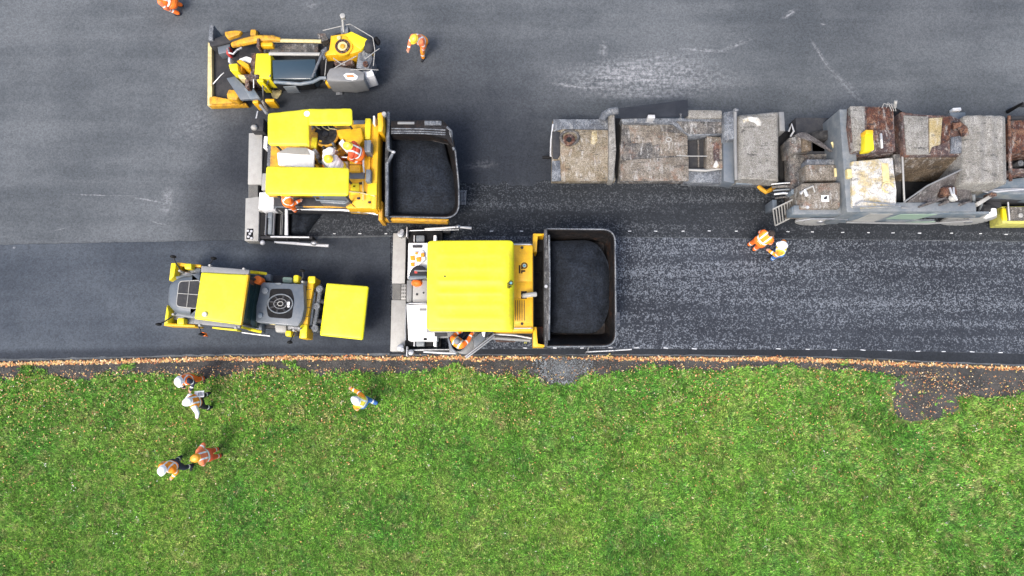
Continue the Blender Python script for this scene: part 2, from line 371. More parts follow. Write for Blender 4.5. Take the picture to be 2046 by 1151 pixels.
EDGE = [(-1200, 742), (-300, 728), (0, 721), (200, 716), (420, 711), (700, 709), (1000, 709), (1300, 709), (1500, 711), (1700, 715), (1850, 722), (2046, 730), (2400, 745), (3300, 770)]
def edge_y(px): return float(np.interp(px, [e[0] for e in EDGE], [e[1] for e in EDGE]))
def strip(pxs, top, bot, z, th, wob=0.0, wobt=0.0):
    """sheet between two pixel curves, with a skirt"""
    m = MB(); n = len(pxs)
    T = []; B = []
    for i, x in enumerate(pxs):
        t = P(x, top(x), 0); b2 = P(x, bot(x), 0)
        t.y += wobt * (random.random() - .5); b2.y += wob * (random.random() - .5)
        T.append(Vector((t.x, t.y, z))); B.append(Vector((b2.x, b2.y, z)))
    m.raw(T + B, [(i, n + i, n + i + 1, i + 1) for i in range(n - 1)])
    ring = T + B[::-1]; k = len(ring); dn = [Vector((p.x, p.y, z - th)) for p in ring]
    m.raw(ring + dn, [(i, (i + 1) % k, k + (i + 1) % k, k + i) for i in range(k)])
    return m
m, nt, b = newmat('soil'); v = pos(nt)
n1 = noise(nt, v, 1.4, 6, .65); n2 = noise(nt, v, 22, 4, .7)
c = mix(nt, sstep(nt, n1, .38, .62), S(68, 67, 65), S(95, 92, 88))
c = node(nt, 'ShaderNodeHueSaturation', {'Value': math_n(nt, 'ADD', .5, n2), 'Color': c}).outputs[0]
nt.links.new(c, b.inputs['Base Color']); b.inputs['Roughness'].default_value = .95
nt.links.new(node(nt, 'ShaderNodeBump', {'Strength': .8, 'Distance': .03, 'Height': n2}).outputs[0], b.inputs['Normal'])
g = MB().raw([(-400, -400, -.03), (400, -400, -.03), (400, 400, -.03), (-400, 400, -.03)], [(0, 1, 2, 3)])
single('ground', g, 'soil', kind='structure', smooth=False)
xs = list(range(-1200, 3301, 25))
rd = MB(); Bq = [P(x, edge_y(x)) for x in xs]; Bq = [Vector((p.x, p.y + .05 * (random.random() - .5), 0)) for p in Bq]
Tq = [Vector((p.x, 250, 0)) for p in Bq]; n = len(xs)
rd.raw(Tq + Bq, [(i, n + i, n + i + 1, i + 1) for i in range(n - 1)])
rd.raw(Bq + [Vector((p.x, p.y - .02, -.05)) for p in Bq], [(i, n + i, n + i + 1, i + 1) for i in range(n - 1)])
road = single('road', rd, 'old_asphalt', kind='structure', smooth=False)
lx = [x for x in range(-1200, 786, 12)]
jy = lambda x: np.interp(x, [-1200, 0, 250, 500, 800], [505, 490, 485, 481, 473])
single('fresh_lane', strip(lx, jy, lambda x: edge_y(x) - 3, .035, .035, .05, .025), 'fresh_asphalt', kind='structure', smooth=False)
rx = [x for x in range(778, 3301, 14)]
ky = lambda x: np.interp(x, [700, 1230, 2046, 3300], [470, 474, 483, 500])
ey = lambda x: np.interp(x, [700, 1000, 1300, 1700, 2046, 3300], [697, 697, 697, 699, 707, 740])
single('tack_coat_lane', strip(rx, ky, ey, .004, .003, .03, .03), 'tack_lane', kind='structure', smooth=False)
single('road_edge_band', strip(rx, lambda x: ey(x) + .3, lambda x: edge_y(x) - 1, .004, .003, .03, 0), 'edge_band', kind='structure', smooth=False)
rx2 = [x for x in range(560, 3301, 14)]
single('upper_tack_lane', strip(rx2, lambda x: np.interp(x, [560, 1100, 2046, 3300], [368, 366, 360, 352]), lambda x: np.interp(x, [560, 800, 1230, 2046, 3300], [472, 470.5, 473, 482, 499]), .004, .003, .03, .3), 'dark_lane', kind='structure', smooth=False)
dm = None
for (x, y) in [(1258, 462), (1310, 462), (1364.5, 462), (1417, 461.5), (1471, 462), (1574, 463), (1623, 463.5), (1683.5, 464.5), (1735, 465), (1784, 465.5), (1837, 466), (1901, 466), (1959, 467), (2010, 468.5), (668, 467), (719, 467), (771, 467), (982, 462), (1042, 462),
               (1272, 695), (1330, 695.5), (1387, 697), (1555, 697), (1613.5, 698), (1667, 699), (1724, 699.5), (1777, 700.5), (1834, 702), (1885, 702.5), (1942, 703), (1999, 704.5), (1049, 695.5), (1108.5, 695.5), (1163, 695.5), (1219.5, 695)]:
    if dm is None:
        dm = mesh_from('paint_dash', MB().prism([(-.075, -.011), (.06, -.016), (.078, .012), (-.06, .015)], .006, 0, 0), 'whitepaint', False)
    o = bpy.data.objects.new('paint_dash', dm); COL.objects.link(o); o.parent = road
    p = P(x, y); o.location = (p.x, p.y, .0055); o.rotation_euler.z = random.uniform(-.12, .12); o.scale = (random.uniform(.8, 1.15) * (.75 if y < 500 else 1.1), random.uniform(.8, 1.1), 1)

# ------------------------------------------------------------------ people
def caps(p0, r0, p1, r1, n=12):
    p0, p1 = Vector(p0), Vector(p1); d = p1 - p0; L = d.length; d = d / L if L > 1e-6 else Vector((0, 0, 1))
    a = d.orthogonal().normalized(); b = d.cross(a); V = []; R = []
    for t in (-80, -55, -25, 0): R.append((p0 + d * r0 * math.sin(math.radians(t)), r0 * math.cos(math.radians(t))))
    for t in (0, 25, 55, 80): R.append((p1 + d * r1 * math.sin(math.radians(t)), r1 * math.cos(math.radians(t))))
    for c, r in R:
        for k in range(n): t = 2 * math.pi * k / n; V.append(c + r * (a * math.cos(t) + b * math.sin(t)))
    F = []
    for j in range(len(R) - 1):
        for k in range(n): k2 = (k + 1) % n; F.append((j * n + k, j * n + k2, (j + 1) * n + k2, (j + 1) * n + k))
    F.append(tuple(range(n))[::-1]); F.append(tuple(range((len(R) - 1) * n, len(R) * n)))
    return V, F
ARMS = dict(down=((.0, .27, 1.15), (.07, .29, .90)), fwd=((.10, .26, 1.17), (.34, .17, 1.14)), reach=((.24, .24, 1.30), (.50, .20, 1.24)),
            out=((.06, .40, 1.22), (.20, .50, 1.06)), hip=((-.10, .36, 1.2), (.06, .22, 1.0)), low=((.12, .25, 1.15), (.30, .20, .92)))
LEGS = dict(stand=(((.02, .11, .49), (-.02, .12, .09)), ((.03, .11, .49), (.0, .13, .09))), walk=(((.22, .10, .53), (.27, .11, .10)), ((.03, .10, .49), (-.25, .11, .15))),
            sit=(((.42, .13, .50), (.44, .13, .09)), ((.42, .14, .50), (.40, .14, .09))), crouch=(((.34, .16, .52), (.05, .17, .09)), ((.30, .15, .42), (-.05, .16, .12))),
            wide=(((.10, .19, .50), (.06, .24, .09)), ((.02, .18, .49), (-.06, .24, .09))))
def person(foot, face, label, vest='c_orange', sleeve=None, legs='c_orange', helmet='h_white', legpose='stand', arms=('down', 'down'), lean=4, stripes=True, boots='c_black', dz=None, group=None, hair='c_hair', height=.94, twist=0, bulk=1.36):
    C = []   # (p0,r0,p1,r1,tag)
    dzz = dz if dz is not None else dict(sit=-.42, crouch=-.34).get(legpose, 0)
    la = math.radians(lean); hip = Vector((0, 0, .93 + dzz))
    tw = Matrix.Rotation(math.radians(twist), 3, 'Z')
    def U(p):   # upper body: lean about the hips
        p = Vector(p); p.z += dzz; d = p - hip; d = tw @ d
        return hip + Vector((d.x * math.cos(la) + d.z * math.sin(la), d.y, d.z * math.cos(la) - d.x * math.sin(la)))
    def X(p): return Vector(p)
    C += [(U((0, -.07, .95)), .125, U((0, .07, .95)), .125, 'L'), (U((.01, -.06, 1.1)), .125, U((.01, .06, 1.1)), .125, 'V'),
          (U((.01, -.08, 1.26)), .13, U((.01, .08, 1.26)), .13, 'V'), (U((0, -.13, 1.39)), .09, U((0, .13, 1.39)), .09, 'V'),
          (U((0, 0, 1.42)), .075, U((.01, 0, 1.52)), .058, 'K'), (U((-.012, 0, 1.665)), .098, U((.02, 0, 1.60)), .078, 'K'), (U((.045, 0, 1.57)), .045, U((.05, 0, 1.58)), .045, 'K'),
          (U((.095, 0, 1.645)), .012, U((.115, 0, 1.61)), .017, 'K'), (U((0, .098, 1.60)), .014, U((-.005, .10, 1.64)), .02, 'K'), (U((0, -.098, 1.60)), .014, U((-.005, -.10, 1.64)), .02, 'K'),
          (U((.085, .034, 1.645)), .014, U((.086, .036, 1.645)), .014, 'E'), (U((.085, -.034, 1.645)), .014, U((.086, -.036, 1.645)), .014, 'E'), (U((.088, -.02, 1.565)), .012, U((.088, .02, 1.565)), .012, 'M')]
    if not helmet: C += [(U((-.025, 0, 1.685)), .102, U((-.03, 0, 1.64)), .096, 'R')]
    for sgn, arm in ((1, arms[0]), (-1, arms[1])):
        e, wv = ARMS[arm]; m_ = lambda p: (p[0], p[1] * sgn, p[2])
        sh = U(m_((0, .185, 1.40))); el = U(m_(e)); wr = U(m_(wv))
        C += [(sh, .075, el, .056, 'S'), (el, .055, wr, .042, 'S')]
        d = (wr - el).normalized(); sd = d.cross(Vector((0, 0, 1)));
        sd = sd.normalized() if sd.length > .2 else d.cross(Vector((1, 0, 0))).normalized()
        nn = sd.cross(d).normalized(); pal = wr + d * .085
        C += [(wr + sd * .016, .027, pal + sd * .02, .024, 'K'), (wr - sd * .016, .027, pal - sd * .02, .024, 'K')]
        for q, (off, ln) in enumerate(((.034, .062), (.012, .075), (-.012, .07), (-.034, .055))):
            a0 = pal + sd * off; a1 = a0 + d * ln * .55; a2 = a1 + (d * .75 - nn * .6).normalized() * ln * .5
            C += [(a0, .0125, a1, .012, 'K'), (a1, .012, a2, .011, 'K')]
        t0 = wr + d * .02 + sd * .035; t1 = t0 + (d * .7 + sd * .7).normalized() * .045; C += [(t0, .015, t1, .013, 'K'), (t1, .013, t1 + d * .035, .012, 'K')]
    lp = LEGS[legpose]
    for sgn, (kn, an) in ((1, lp[0]), (-1, lp[1])):
        m_ = lambda p: Vector((p[0], p[1] * sgn, p[2]))
        h_ = Vector((0, .095 * sgn, .90 + dzz)); k_ = m_(kn); a_ = m_(an)
        C += [(h_, .098, k_, .066, 'L'), (k_, .065, a_ + Vector((0, 0, .06)), .055, 'L'), (a_ + Vector((-.03, 0, -.035)), .05, a_ + Vector((.14, .02 * sgn, -.045)), .042, 'B')]
    mb = MB()
    C = [(a_, r_ * (bulk if t_ in 'VSL' else 1.06), b_, q_ * (bulk if t_ in 'VSL' else 1.06), t_) for a_, r_, b_, q_, t_ in C]
    for p0, r0, p1, r1, t in C: mb.raw(*caps(p0, r0, p1, r1))
    me = bpy.data.meshes.new('tmp'); me.from_pydata(mb.v, [], mb.f); ob = bpy.data.objects.new('tmp', me); COL.objects.link(ob)
    rm = ob.modifiers.new('r', 'REMESH'); rm.mode = 'VOXEL'; rm.voxel_size = .0135
    sm = ob.modifiers.new('s', 'SMOOTH'); sm.factor = .5; sm.iterations = 2
    dg = bpy.context.evaluated_depsgraph_get(); em = bpy.data.meshes.new_from_object(ob.evaluated_get(dg)); bpy.data.objects.remove(ob)
    nf = len(em.polygons); ct = np.zeros(nf * 3); em.polygons.foreach_get('center', ct); ct = ct.reshape(-1, 3)
    best = np.full(nf, 9.0); tag = np.zeros(nf, int); par = np.zeros(nf)
    for i, (p0, r0, p1, r1, t) in enumerate(C):
        a = np.array(p0); d = np.array(p1) - a; L2 = max(d @ d, 1e-9)
        s_ = np.clip((ct - a) @ d / L2, 0, 1); dist = np.linalg.norm(ct - a - s_[:, None] * d, axis=1) - (r0 + (r1 - r0) * s_)
        k = dist < best; best[k] = dist[k]; tag[k] = i; par[k] = s_[k]
    names = ['c_skin', vest, sleeve or vest, legs, boots, 'c_stripe', hair, 'c_red']
    for n_ in names: em.materials.append(MATS[n_])
    T2 = dict(K=0, V=1, S=2, L=3, B=4, E=6, R=6, M=7)
    mi = np.array([T2[c[4]] for c in C])[tag]
    if stripes:
        inv = np.array([hip]).repeat(nf, 0); dd = ct - inv
        up = dd[:, 0] * math.sin(la) + dd[:, 2] * math.cos(la) + .93
        mi[(mi == 1) & (((up > 1.10) & (up < 1.16)) | ((up > .99) & (up < 1.04)))] = 5
        mi[(mi == 1) & (np.abs(np.abs(dd[:, 1]) - .10) < .03) & (up > 1.16)] = 5
        mi[(mi == 2) & (par > .55) & (par < .75)] = 5
        mi[(mi == 3) & (par > .45) & (par < .62) & (ct[:, 2] < .45)] = 5
    em.polygons.foreach_set('material_index', mi.astype(np.int32)); em.polygons.foreach_set('use_smooth', [True] * nf)
    R = Matrix.Rotation(math.radians(face), 4, 'Z') @ Matrix.Scale(height, 4)
    root = bpy.data.objects.new('person', None); COL.objects.link(root); root.location = foot; root['label'] = label; root['category'] = 'person'
    if group: root['group'] = group
    em.name = 'body'; em.transform(R); bo = bpy.data.objects.new('body', em); COL.objects.link(bo); bo.parent = root
    if helmet:
        hb = MB(); nu = 24; V = []; prof = [(.158, -.012), (.150, 0), (.142, .012), (.140, .05), (.126, .092), (.090, .126), (.040, .137), (.0, .14)]
        for r, z in prof:
            for i in range(nu):
                a = 2 * math.pi * i / nu; br = 1 + (.22 * max(0, math.cos(a)) ** 3 if z <= 0 else 0)
                ridge = .008 if (abs(math.sin(a)) < .2 and z > .04) else 0
                V.append(U((r * 1.12 * br * math.cos(a) - .005, r * .93 * math.sin(a), 1.672 + z + ridge)))
        hb.raw(V, [(j * nu + i, j * nu + (i + 1) % nu, (j + 1) * nu + (i + 1) % nu, (j + 1) * nu + i) for j in range(len(prof) - 1) for i in range(nu)] + [tuple(range(nu))[::-1]])
        hm = mesh_from('helmet', hb, helmet); hm.transform(R); ho = bpy.data.objects.new('helmet', hm); COL.objects.link(ho); ho.parent = root
    return root


# ------------------------------------------------------------------ shared machine pieces
def ringpath(px, z, rad=0, n=5):
    """closed pixel polygon -> world ring with rounded corners"""
    pts = [P(x, y, z) for x, y in px]; out = []; k = len(pts)
    rads = rad if isinstance(rad, (list, tuple)) else [rad] * k
    for i, p in enumerate(pts):
        a = (pts[i - 1] - p); b = (pts[(i + 1) % k] - p); r = rads[i]
        r_ = min(r, a.length * .45, b.length * .45)
        p0 = p + a.normalized() * r_; p1 = p + b.normalized() * r_
        for j in range(n): t = j / (n - 1); out.append(p0 * (1 - t) ** 2 + p * 2 * t * (1 - t) + p1 * t * t)
    return out
def shrink(ring, d, z):
    c = sum(ring, Vector()) / len(ring); out = []
    n = len(ring)
    for i, p in enumerate(ring):
        t = (ring[(i + 1) % n] - ring[i - 1]); t.z = 0
        nn = Vector((-t.y, t.x, 0)).normalized() if t.length > 1e-6 else (c - p).normalized()
        if nn.dot(c - p) < 0: nn = -nn
        q = p + nn * d; out.append(Vector((q.x, q.y, z)))
    return out
def heap(px, zt, zb, rad, amp=.03, sc_=3.0, rings=26, dome=.3):
    """mound of loose mix: rounded outline, domed, lumpy"""
    base = ringpath(px, zb, rad, 14); c = sum(base, Vector()) / len(base); rr = []
    for j in range(rings + 1):
        t = 1 - j / rings; ring = []
        for p in base:
            q = c + (p - c) * (t if t > 0 else .001)
            h = zb + (zt - zb) * (1 - t ** 2.6) + (amp * (float(fbm(np.array([q.x + 50]), np.array([q.y + 50]), sc_, 2, 6)[0]) - .5) * 2 if t < .99 else 0)
            ring.append(Vector((q.x, q.y, h)))
        rr.append(ring)
    m = MB(); m.loft([[Vector((p.x, p.y, zb - dome)) for p in base]] + rr, True, True); return m
m, nt, b = newmat('hot_mix'); v = pos(nt)
vor = node(nt, 'ShaderNodeTexVoronoi', {'Vector': v, 'Scale': 26.0}, feature='F1').outputs['Color']
n1 = node(nt, 'ShaderNodeSeparateColor', {0: vor}).outputs[0]; n2 = noise(nt, v, 1.6, 5, .6)
c = mix(nt, sstep(nt, n2, .35, .65), S(36, 41, 48), S(48, 54, 63))
c = node(nt, 'ShaderNodeHueSaturation', {'Value': math_n(nt, 'ADD', .55, math_n(nt, 'MULTIPLY', n1, .9)), 'Color': c}).outputs[0]
nt.links.new(c, b.inputs['Base Color']); b.inputs['Roughness'].default_value = .85; b.inputs['Specular IOR Level'].default_value = .2
nt.links.new(node(nt, 'ShaderNodeBump', {'Strength': .9, 'Distance': .02, 'Height': n1}).outputs[0], b.inputs['Normal'])

def grating(x0, y0, x1, y1, z, nx, ny, t=.012, zb=None):
    m = MB()
    for i in range(nx + 1):
        x = x0 + (x1 - x0) * i / nx; m.tube([(x, y0, z), (x, y1, z)], t, 4)
    for j in range(ny + 1):
        y = y0 + (y1 - y0) * j / ny; m.tube([(x0, y, z + .004), (x1, y, z + .004)], t, 4)
    return m
def emblem(t, par, px, py, z, s):
    """ring with a blue eye, an upright bar and a short foot"""
    q = lambda x, y: P(px + (x - 1043) * s, py + (y - 538) * s, z)
    c = q(1047.7, 530.8); R = .103 * s; mb = MB(); n = 28; V = []
    for k in range(n):
        a = 2 * math.pi * k / n
        for r, zz in ((R, 0), (R, .006), (R * .62, .006), (R * .62, 0)): V.append((c.x + r * math.cos(a), c.y + r * math.sin(a), z + zz))
    mb.raw(V, [(k * 4 + i, ((k + 1) % n) * 4 + i, ((k + 1) % n) * 4 + (i + 1) % 4, k * 4 + (i + 1) % 4) for k in range(n) for i in range(4)])
    def bx(x0, y0, x1, y1):
        a, d = q(x0, y1), q(x1, y0); mb.prism([(a.x, a.y), (d.x, a.y), (d.x, d.y), (a.x, d.y)], z + .0065, z, 0)
    bx(1041, 531, 1044.3, 538.3); bx(1036.6, 530, 1039.9, 546.5); bx(1041, 540, 1049.6, 543.4); bx(1041, 543.4, 1044, 546.5)
    e = t.add('emblem', mb, 'inkbrown', par)
    for r, mt, dz in ((R * .48, 'tealblue', .003), (R * .22, 'slate', .005)):
        t.add('emblem_centre' if False else 'emblem_eye', MB().tubew([(c.x, c.y, z), (c.x, c.y, z + dz)], r, 20), mt, par)
def roof_profile(W, ribs, amp=.02):
    def f(u, v):
        z = .05 * (1 - (2 * v - 1) ** 4) + .02 * (1 - (2 * u - 1) ** 4)
        for (c, w_, a) in ribs:
            d = abs(v - c)
            if d < w_ and .1 < u < .9: z += a * (.5 + .5 * math.cos(math.pi * d / w_)) * min(1, (u - .1) / .05, (.9 - u) / .05)
        if u > .9: z -= .28 * ((u - .9) / .1) ** 2 * (.35 + .65 * (1 - abs(2 * v - 1) ** 3))
        return z
    return f
def track(t, y, z, x0, x1, wd=.32):
    a = P(x0, y, z); b_ = P(x1, y, z); n = 14; r = .34; prof = []
    for k in range(n): an = math.pi / 2 + math.pi * k / (n - 1); prof.append((a.x + r * math.cos(an), .35 + r * math.sin(an)))
    for k in range(n): an = -math.pi / 2 + math.pi * k / (n - 1); prof.append((b_.x + r * math.cos(an), .35 + r * math.sin(an)))
    m_ = MB(); m_.loft([[Vector((x, a.y - wd / 2, zz)) for x, zz in prof], [Vector((x, a.y + wd / 2, zz)) for x, zz in prof]], True, True)
    o = t.add('crawler_track', m_, 'rubber'); g_ = MB()
    for k in range(24):
        x = a.x + (b_.x - a.x) * k / 23; g_.prism([(x - .03, a.y - wd / 2 - .01), (x + .03, a.y - wd / 2 - .01), (x + .03, a.y + wd / 2 + .01), (x - .03, a.y + wd / 2 + .01)], .73, .67, 0)
    t.add('track_pads', g_, 'dark', o)

# ------------------------------------------------------------------ lower asphalt paver
t = Thing('asphalt_paver', 'asphalt paver with one whole lemon yellow roof, working beside the grass verge', 'paver', P(960, 590))
track(t, 520, .7, 890, 1040); track(t, 640, .7, 890, 1040)
t.add('chassis', MB().box(872, 497, 1067, 655, 1.5, .35), 'dark')
t.add('operator_deck', MB().box(852, 486, 1030, 664, 1.62, 1.5), 'plate_mid')
hood = t.add('engine_hood', MB().box(985, 489, 1065, 663, 2.2, 1.5, .05), 'amber')
t.add('hood_panel', MB().box(1031, 506, 1063.5, 562, 2.215, 2.15, .012), 'amber', hood)
t.add('hood_panel', MB().box(1032, 564, 1063.5, 594.5, 2.215, 2.15, .012), 'amber', hood)
t.add('hood_panel', MB().box(1028, 596.5, 1063.5, 646, 2.215, 2.15, .012), 'amber', hood)
for x in (1030, 1034.3, 1038.6, 1043, 1047.5): t.add('grille_slot', MB().box(x - .6, 600, x + .6, 641, 2.224, 2.2, .003), 'dark', hood)
for y in (494.6, 647): t.add('hood_latch', MB().cyl(1043, y, 2.23, 2.19, .045, 12), 'dark', hood)
t.add('hood_rail', MB().tube([(1024, 488.5, 2.2), (1027, 488.5, 2.34), (1060, 488.5, 2.34), (1063, 488.5, 2.2)], .018, 6), 'bright')
t.add('hood_rail', MB().tube([(1024, 656, 2.2), (1027, 656, 2.30), (1061, 656, 2.30), (1063, 656, 2.2)], .018, 6), 'bright')
ex = t.add('exhaust_well', MB().box(1041, 581.5, 1052.5, 597, 2.228, 2.19, .01), 'black')
t.add('exhaust_pipe', MB().tube([(1046, 591, 2.2), (1049, 590.5, 2.42), (1056, 589.5, 2.50), (1064, 588.5, 2.50), (1071, 588, 2.46)], .075, 12), 'plate', ex)
emblem(t, hood, 1043, 538, 2.216, 1.0)
ribs = [(.16, .05, .012), (.31, .05, .012), (.445, .035, .018), (.52, .05, -.016), (.585, .03, .018), (.72, .05, .012), (.86, .05, .012)]
roof = t.add('roof', MB().sheet([(854, 481), (1027, 480), (1027.5, 662.5), (853, 661.5)], 3.3, .07, roof_profile(1, ribs), .14, 48), 'lemon')
emblem(t, roof, 1017.5, 570.5, 3.338, .7)
t.add('roof_bolt', MB().cyl(889, 552, 3.37, 3.32, .03, 8), 'dark', roof)
t.add('antenna_stub', MB().cyl(905, 632, 3.375, 3.32, .018, 8), 'amber', roof)
for x, y in ((868, 498), (1012, 498), (868, 645), (1012, 645)): t.add('roof_post', MB().cyl(x, y, 3.27, 1.6, .04, 8), 'dark')
for y in (520, 625):
    s_ = t.add('operator_seat', MB().box(895, y - 12, 925, y + 12, 2.1, 1.95, .05).box(893, y - 12, 900, y + 12, 2.6, 2.0, .05), 'black')
    t.add('seat_base', MB().box(903, y - 6, 918, y + 6, 1.96, 1.6), 'dark', s_)
t.add('control_console', MB().box(940, 505, 962, 640, 2.35, 1.6, .04), 'dark')
t.add('side_floor', MB().box(868, 655, 1064, 672, 1.2, 1.1), 'dark')
# front brackets, tunnel
for pts, fl in (([(1065, 466.5), (1088, 466.5), (1088, 471), (1073, 471), (1073, 503), (1065, 503)], (1073.5, 471.5, 1088, 503)), ([(1065, 653), (1073, 653), (1073, 688), (1088, 688), (1088, 693), (1065, 693)], (1073.5, 653, 1088, 687.5))):
    br = t.add('hopper_bracket', MB().poly(pts, 1.75, 1.0, .02), 'amber')
    t.add('bracket_floor', MB().box(*fl, 1.15, 1.0), 'rusty' if fl[1] > 600 else 'black', br)
    for k in range(5): t.add('bracket_rib', MB().box(fl[0] + 1 + k * 2.6, fl[1] + 3, fl[0] + 2 + k * 2.6, fl[3] - 3, 1.2, 1.15, .005), 'dark', br)
t.add('conveyor_tunnel', MB().box(1066, 503.5, 1090, 652.5, 1.05, .5), 'black')
for k in range(5): t.add('conveyor_bar', MB().box(1067, 512 + k * 31, 1089, 515 + k * 31, 1.1, 1.04, .01), 'black')
# hopper
def hopper(t, rim_px, floor_px, zr, zf, rr, rf, mat='hoppersteel'):
    rim = ringpath(rim_px, zr, rr, 9); flo = ringpath(floor_px, zf, rf, 9)
    o2 = shrink(rim, .0, zr); i2 = shrink(rim, .05, zr); outer = [Vector((p.x, p.y, zf - .12)) * 1 for p in shrink(rim, .25, zf - .12)]
    mid = [a.lerp(b_, .45) for a, b_ in zip(i2, flo)]
    for p in mid: p.z -= .08
    hp = t.add('hopper', MB().loft([outer, o2, i2, mid, flo], True, True), mat)
    m_ = MB(); m_.tubew(rim + [rim[0]], .024, 8); t.add('hopper_rim', m_, 'greymetal', hp)
    return hp
hp = hopper(t, [(1092, 457), (1229, 458.5), (1231, 692), (1092, 693)], [(1098, 482), (1212, 480), (1214, 668), (1098, 668)], 1.75, .8, [.05, .42, .42, .05], [.05, .3, .3, .05])
ap = t.add('hopper_apron', MB().poly([(1087, 457), (1094, 457), (1093, 490), (1098, 504), (1099, 560), (1098, 640), (1095, 655), (1095, 692), (1088, 693), (1086.5, 600)], 1.9, 1.0, .02), 'apron')
t.add('apron_bar', MB().tube([(1097, 470, 1.92), (1098.5, 560, 1.93), (1097, 680, 1.92)], .03), 'greymetal', ap)
t.add('apron_bolt', MB().cyl(1091, 572, 1.97, 1.88, .05, 10), 'bright', ap)
st = t.add('front_step', MB().tube([(1226, 638, .62), (1237, 638, .6)], .03).tube([(1226, 648, .62), (1237, 648, .6)], .03), 'greymetal')
for k in range(4): t.add('step_bar', MB().tube([(1231.5 + k * 1.8, 624, .6), (1232 + k * 1.8, 652, .6)], .012, 6), 'steel', st)
single('asphalt_heap', heap([(1099, 482), (1190, 479), (1220, 530), (1220, 610), (1200, 666), (1099, 664)], 1.55, 1.18, [.1, .75, .8, .8, .75, .1], .075, 2.4), 'hot_mix',
       'rounded load of black asphalt mix in the hopper of the whole-roofed paver', 'asphalt', base=P(1160, 570, .85))
# screed
t.add('screed_frame', MB().box(810, 461, 884, 692, .5, .1), 'black')
t.add('screed_walkway', MB().box(783, 466, 811, 566.5, .55, .08), 'plate')
t.add('screed_walkway', MB().box(779.5, 599.5, 811, 702, .55, .08), 'plate')
t.add('mesh_tray', MB().box(784, 567.2, 812, 599, .46, .08), 'black')
t.add('step_grating', grating(784.5, 568, 800, 598.5, .53, 8, 13, .006), 'plate')
t.add('slotted_plate', MB().box(801, 568, 812, 598.5, .56, .47), 'plate')
for i in range(3):
    for j in range(4): t.add('slot', MB().box(802.5 + i * 3.2, 570 + j * 7, 804 + i * 3.2, 574 + j * 7, .566, .55, .002), 'black')
cv = t.add('screed_cover', MB().box(814, 485, 855, 557, .95, .5, .03), 'white')
t.add('hydraulic_block', MB().box(824, 489.5, 843, 494.5, 1.02, .94), 'dark', cv)
cv2 = t.add('screed_cover', MB().box(824, 560, 857, 603, .9, .5, .02), 'plate')
t.add('bolt', MB().cyl(833, 588, .93, .88, .04, 10), 'dark', cv2); t.add('bolt', MB().cyl(846, 585, .93, .88, .03, 10), 'dark', cv2)
t.add('screed_cover_strip', MB().box(812, 560, 823.5, 603, .8, .5, .02), 'plate_mid')
cv3 = t.add('screed_cover', MB().poly([(812, 609), (854, 607), (854, 622), (873, 622), (873, 681), (816, 681)], 1.05, .5, .03), 'white')
t.add('cover_handle', MB().tube([(811, 612, 1.0), (812, 608, 1.1), (820, 606, 1.12), (852, 605.5, 1.12)], .02), 'steel', cv3)
t.add('cover_label', MB().box(838, 616, 852, 621, 1.056, 1.04, .001), 'plate_mid', cv3)
t.add('cover_hinge', MB().box(846, 675, 853, 680, 1.07, 1.02), 'black', cv3)
t.add('cover_trim', MB().tube([(811, 612, .95), (810, 660, .95), (810, 680, .9)], .018), 'steel', cv3)
for y0, y1 in ((470, 484), (682, 692)):
    t.add('extension_cylinder', MB().box(831, y0, 848, y1, .7, .5, .03), 'slate_light')
    t.add('extension_rail', MB().box(826, y0, 829, y1, .68, .5), 'bright')
    t.add('extension_post', MB().box(866, y0, 872, y1, .8, .4), 'white')
for sg, y0 in ((1, 461), (-1, 700)):
    eg = t.add('end_gate', MB().box(800, y0 - 3, 900, y0 + 3, .45, .06), 'dark')
    t.add('gate_crank', MB().cyl(800, y0 + 6 * sg, .85, .5, .11, 8).cyl(803, y0 + 1 * sg, .9, .5, .07, 8), 'steel', eg)
    t.add('gate_plate', MB().box(811.5, y0 - 8, 814, y0 + 12, .8, .4), 'bright', eg)
    t.add('gate_rod', MB().tube([(816, y0, .6), (845, y0 - 1, .65), (880, y0 - 1.5, .62), (917, y0 - 2, .6)], .025), 'steel', eg)
    if sg == 1:
        t.add('gate_rod', MB().tube([(849, 457.5, .8), (880, 456, .85), (914, 453.5, .85), (942, 456, .85)], [.03, .04, .035, .05]), 'bright', eg)
        t.add('rod_knuckle', MB().ell(P(915, 453.5, .85), .1, .08, .08, 12, 6), 'steel', eg)
        t.add('gate_strut', MB().tube([(849, 457.5, .8), (849, 460, .4)], .03), 'dark', eg); t.add('gate_strut', MB().tube([(915, 454, .8), (897, 460, .4)], .03), 'dark', eg)
    else:
        t.add('gate_rod', MB().tube([(846, 703, .7), (880, 705, .7), (912, 706, .7)], [.03, .035, .035]), 'bright', eg)
        t.add('rod_knuckle', MB().cyl(821, 704, .75, .4, .09, 10), 'steel', eg)
        for x in (850, 872): t.add('gate_strut', MB().tube([(x, 703.5, .7), (x, 700, .4)], .025), 'dark', eg)
for y in (492, 672): t.add('tow_arm', MB().tube([(860, y, .6), (930, y, .8), (1000, y + (4 if y > 600 else -2), .9), (1060, y + (8 if y > 600 else -4), .95)], .06), 'plate_mid')
t.add('side_rail', MB().tube([(985, 667, 1.4), (1030, 670, 1.35), (1062, 676, 1.3)], .03), 'bright')
t.add('side_panel', MB().box(990, 669, 1030, 682, .75, .3), 'rusty')
t.add('side_bracket', MB().tube([(1048, 686, .45), (1050, 679, .5), (1052, 686, .45)], .02), 'olive_yellow')
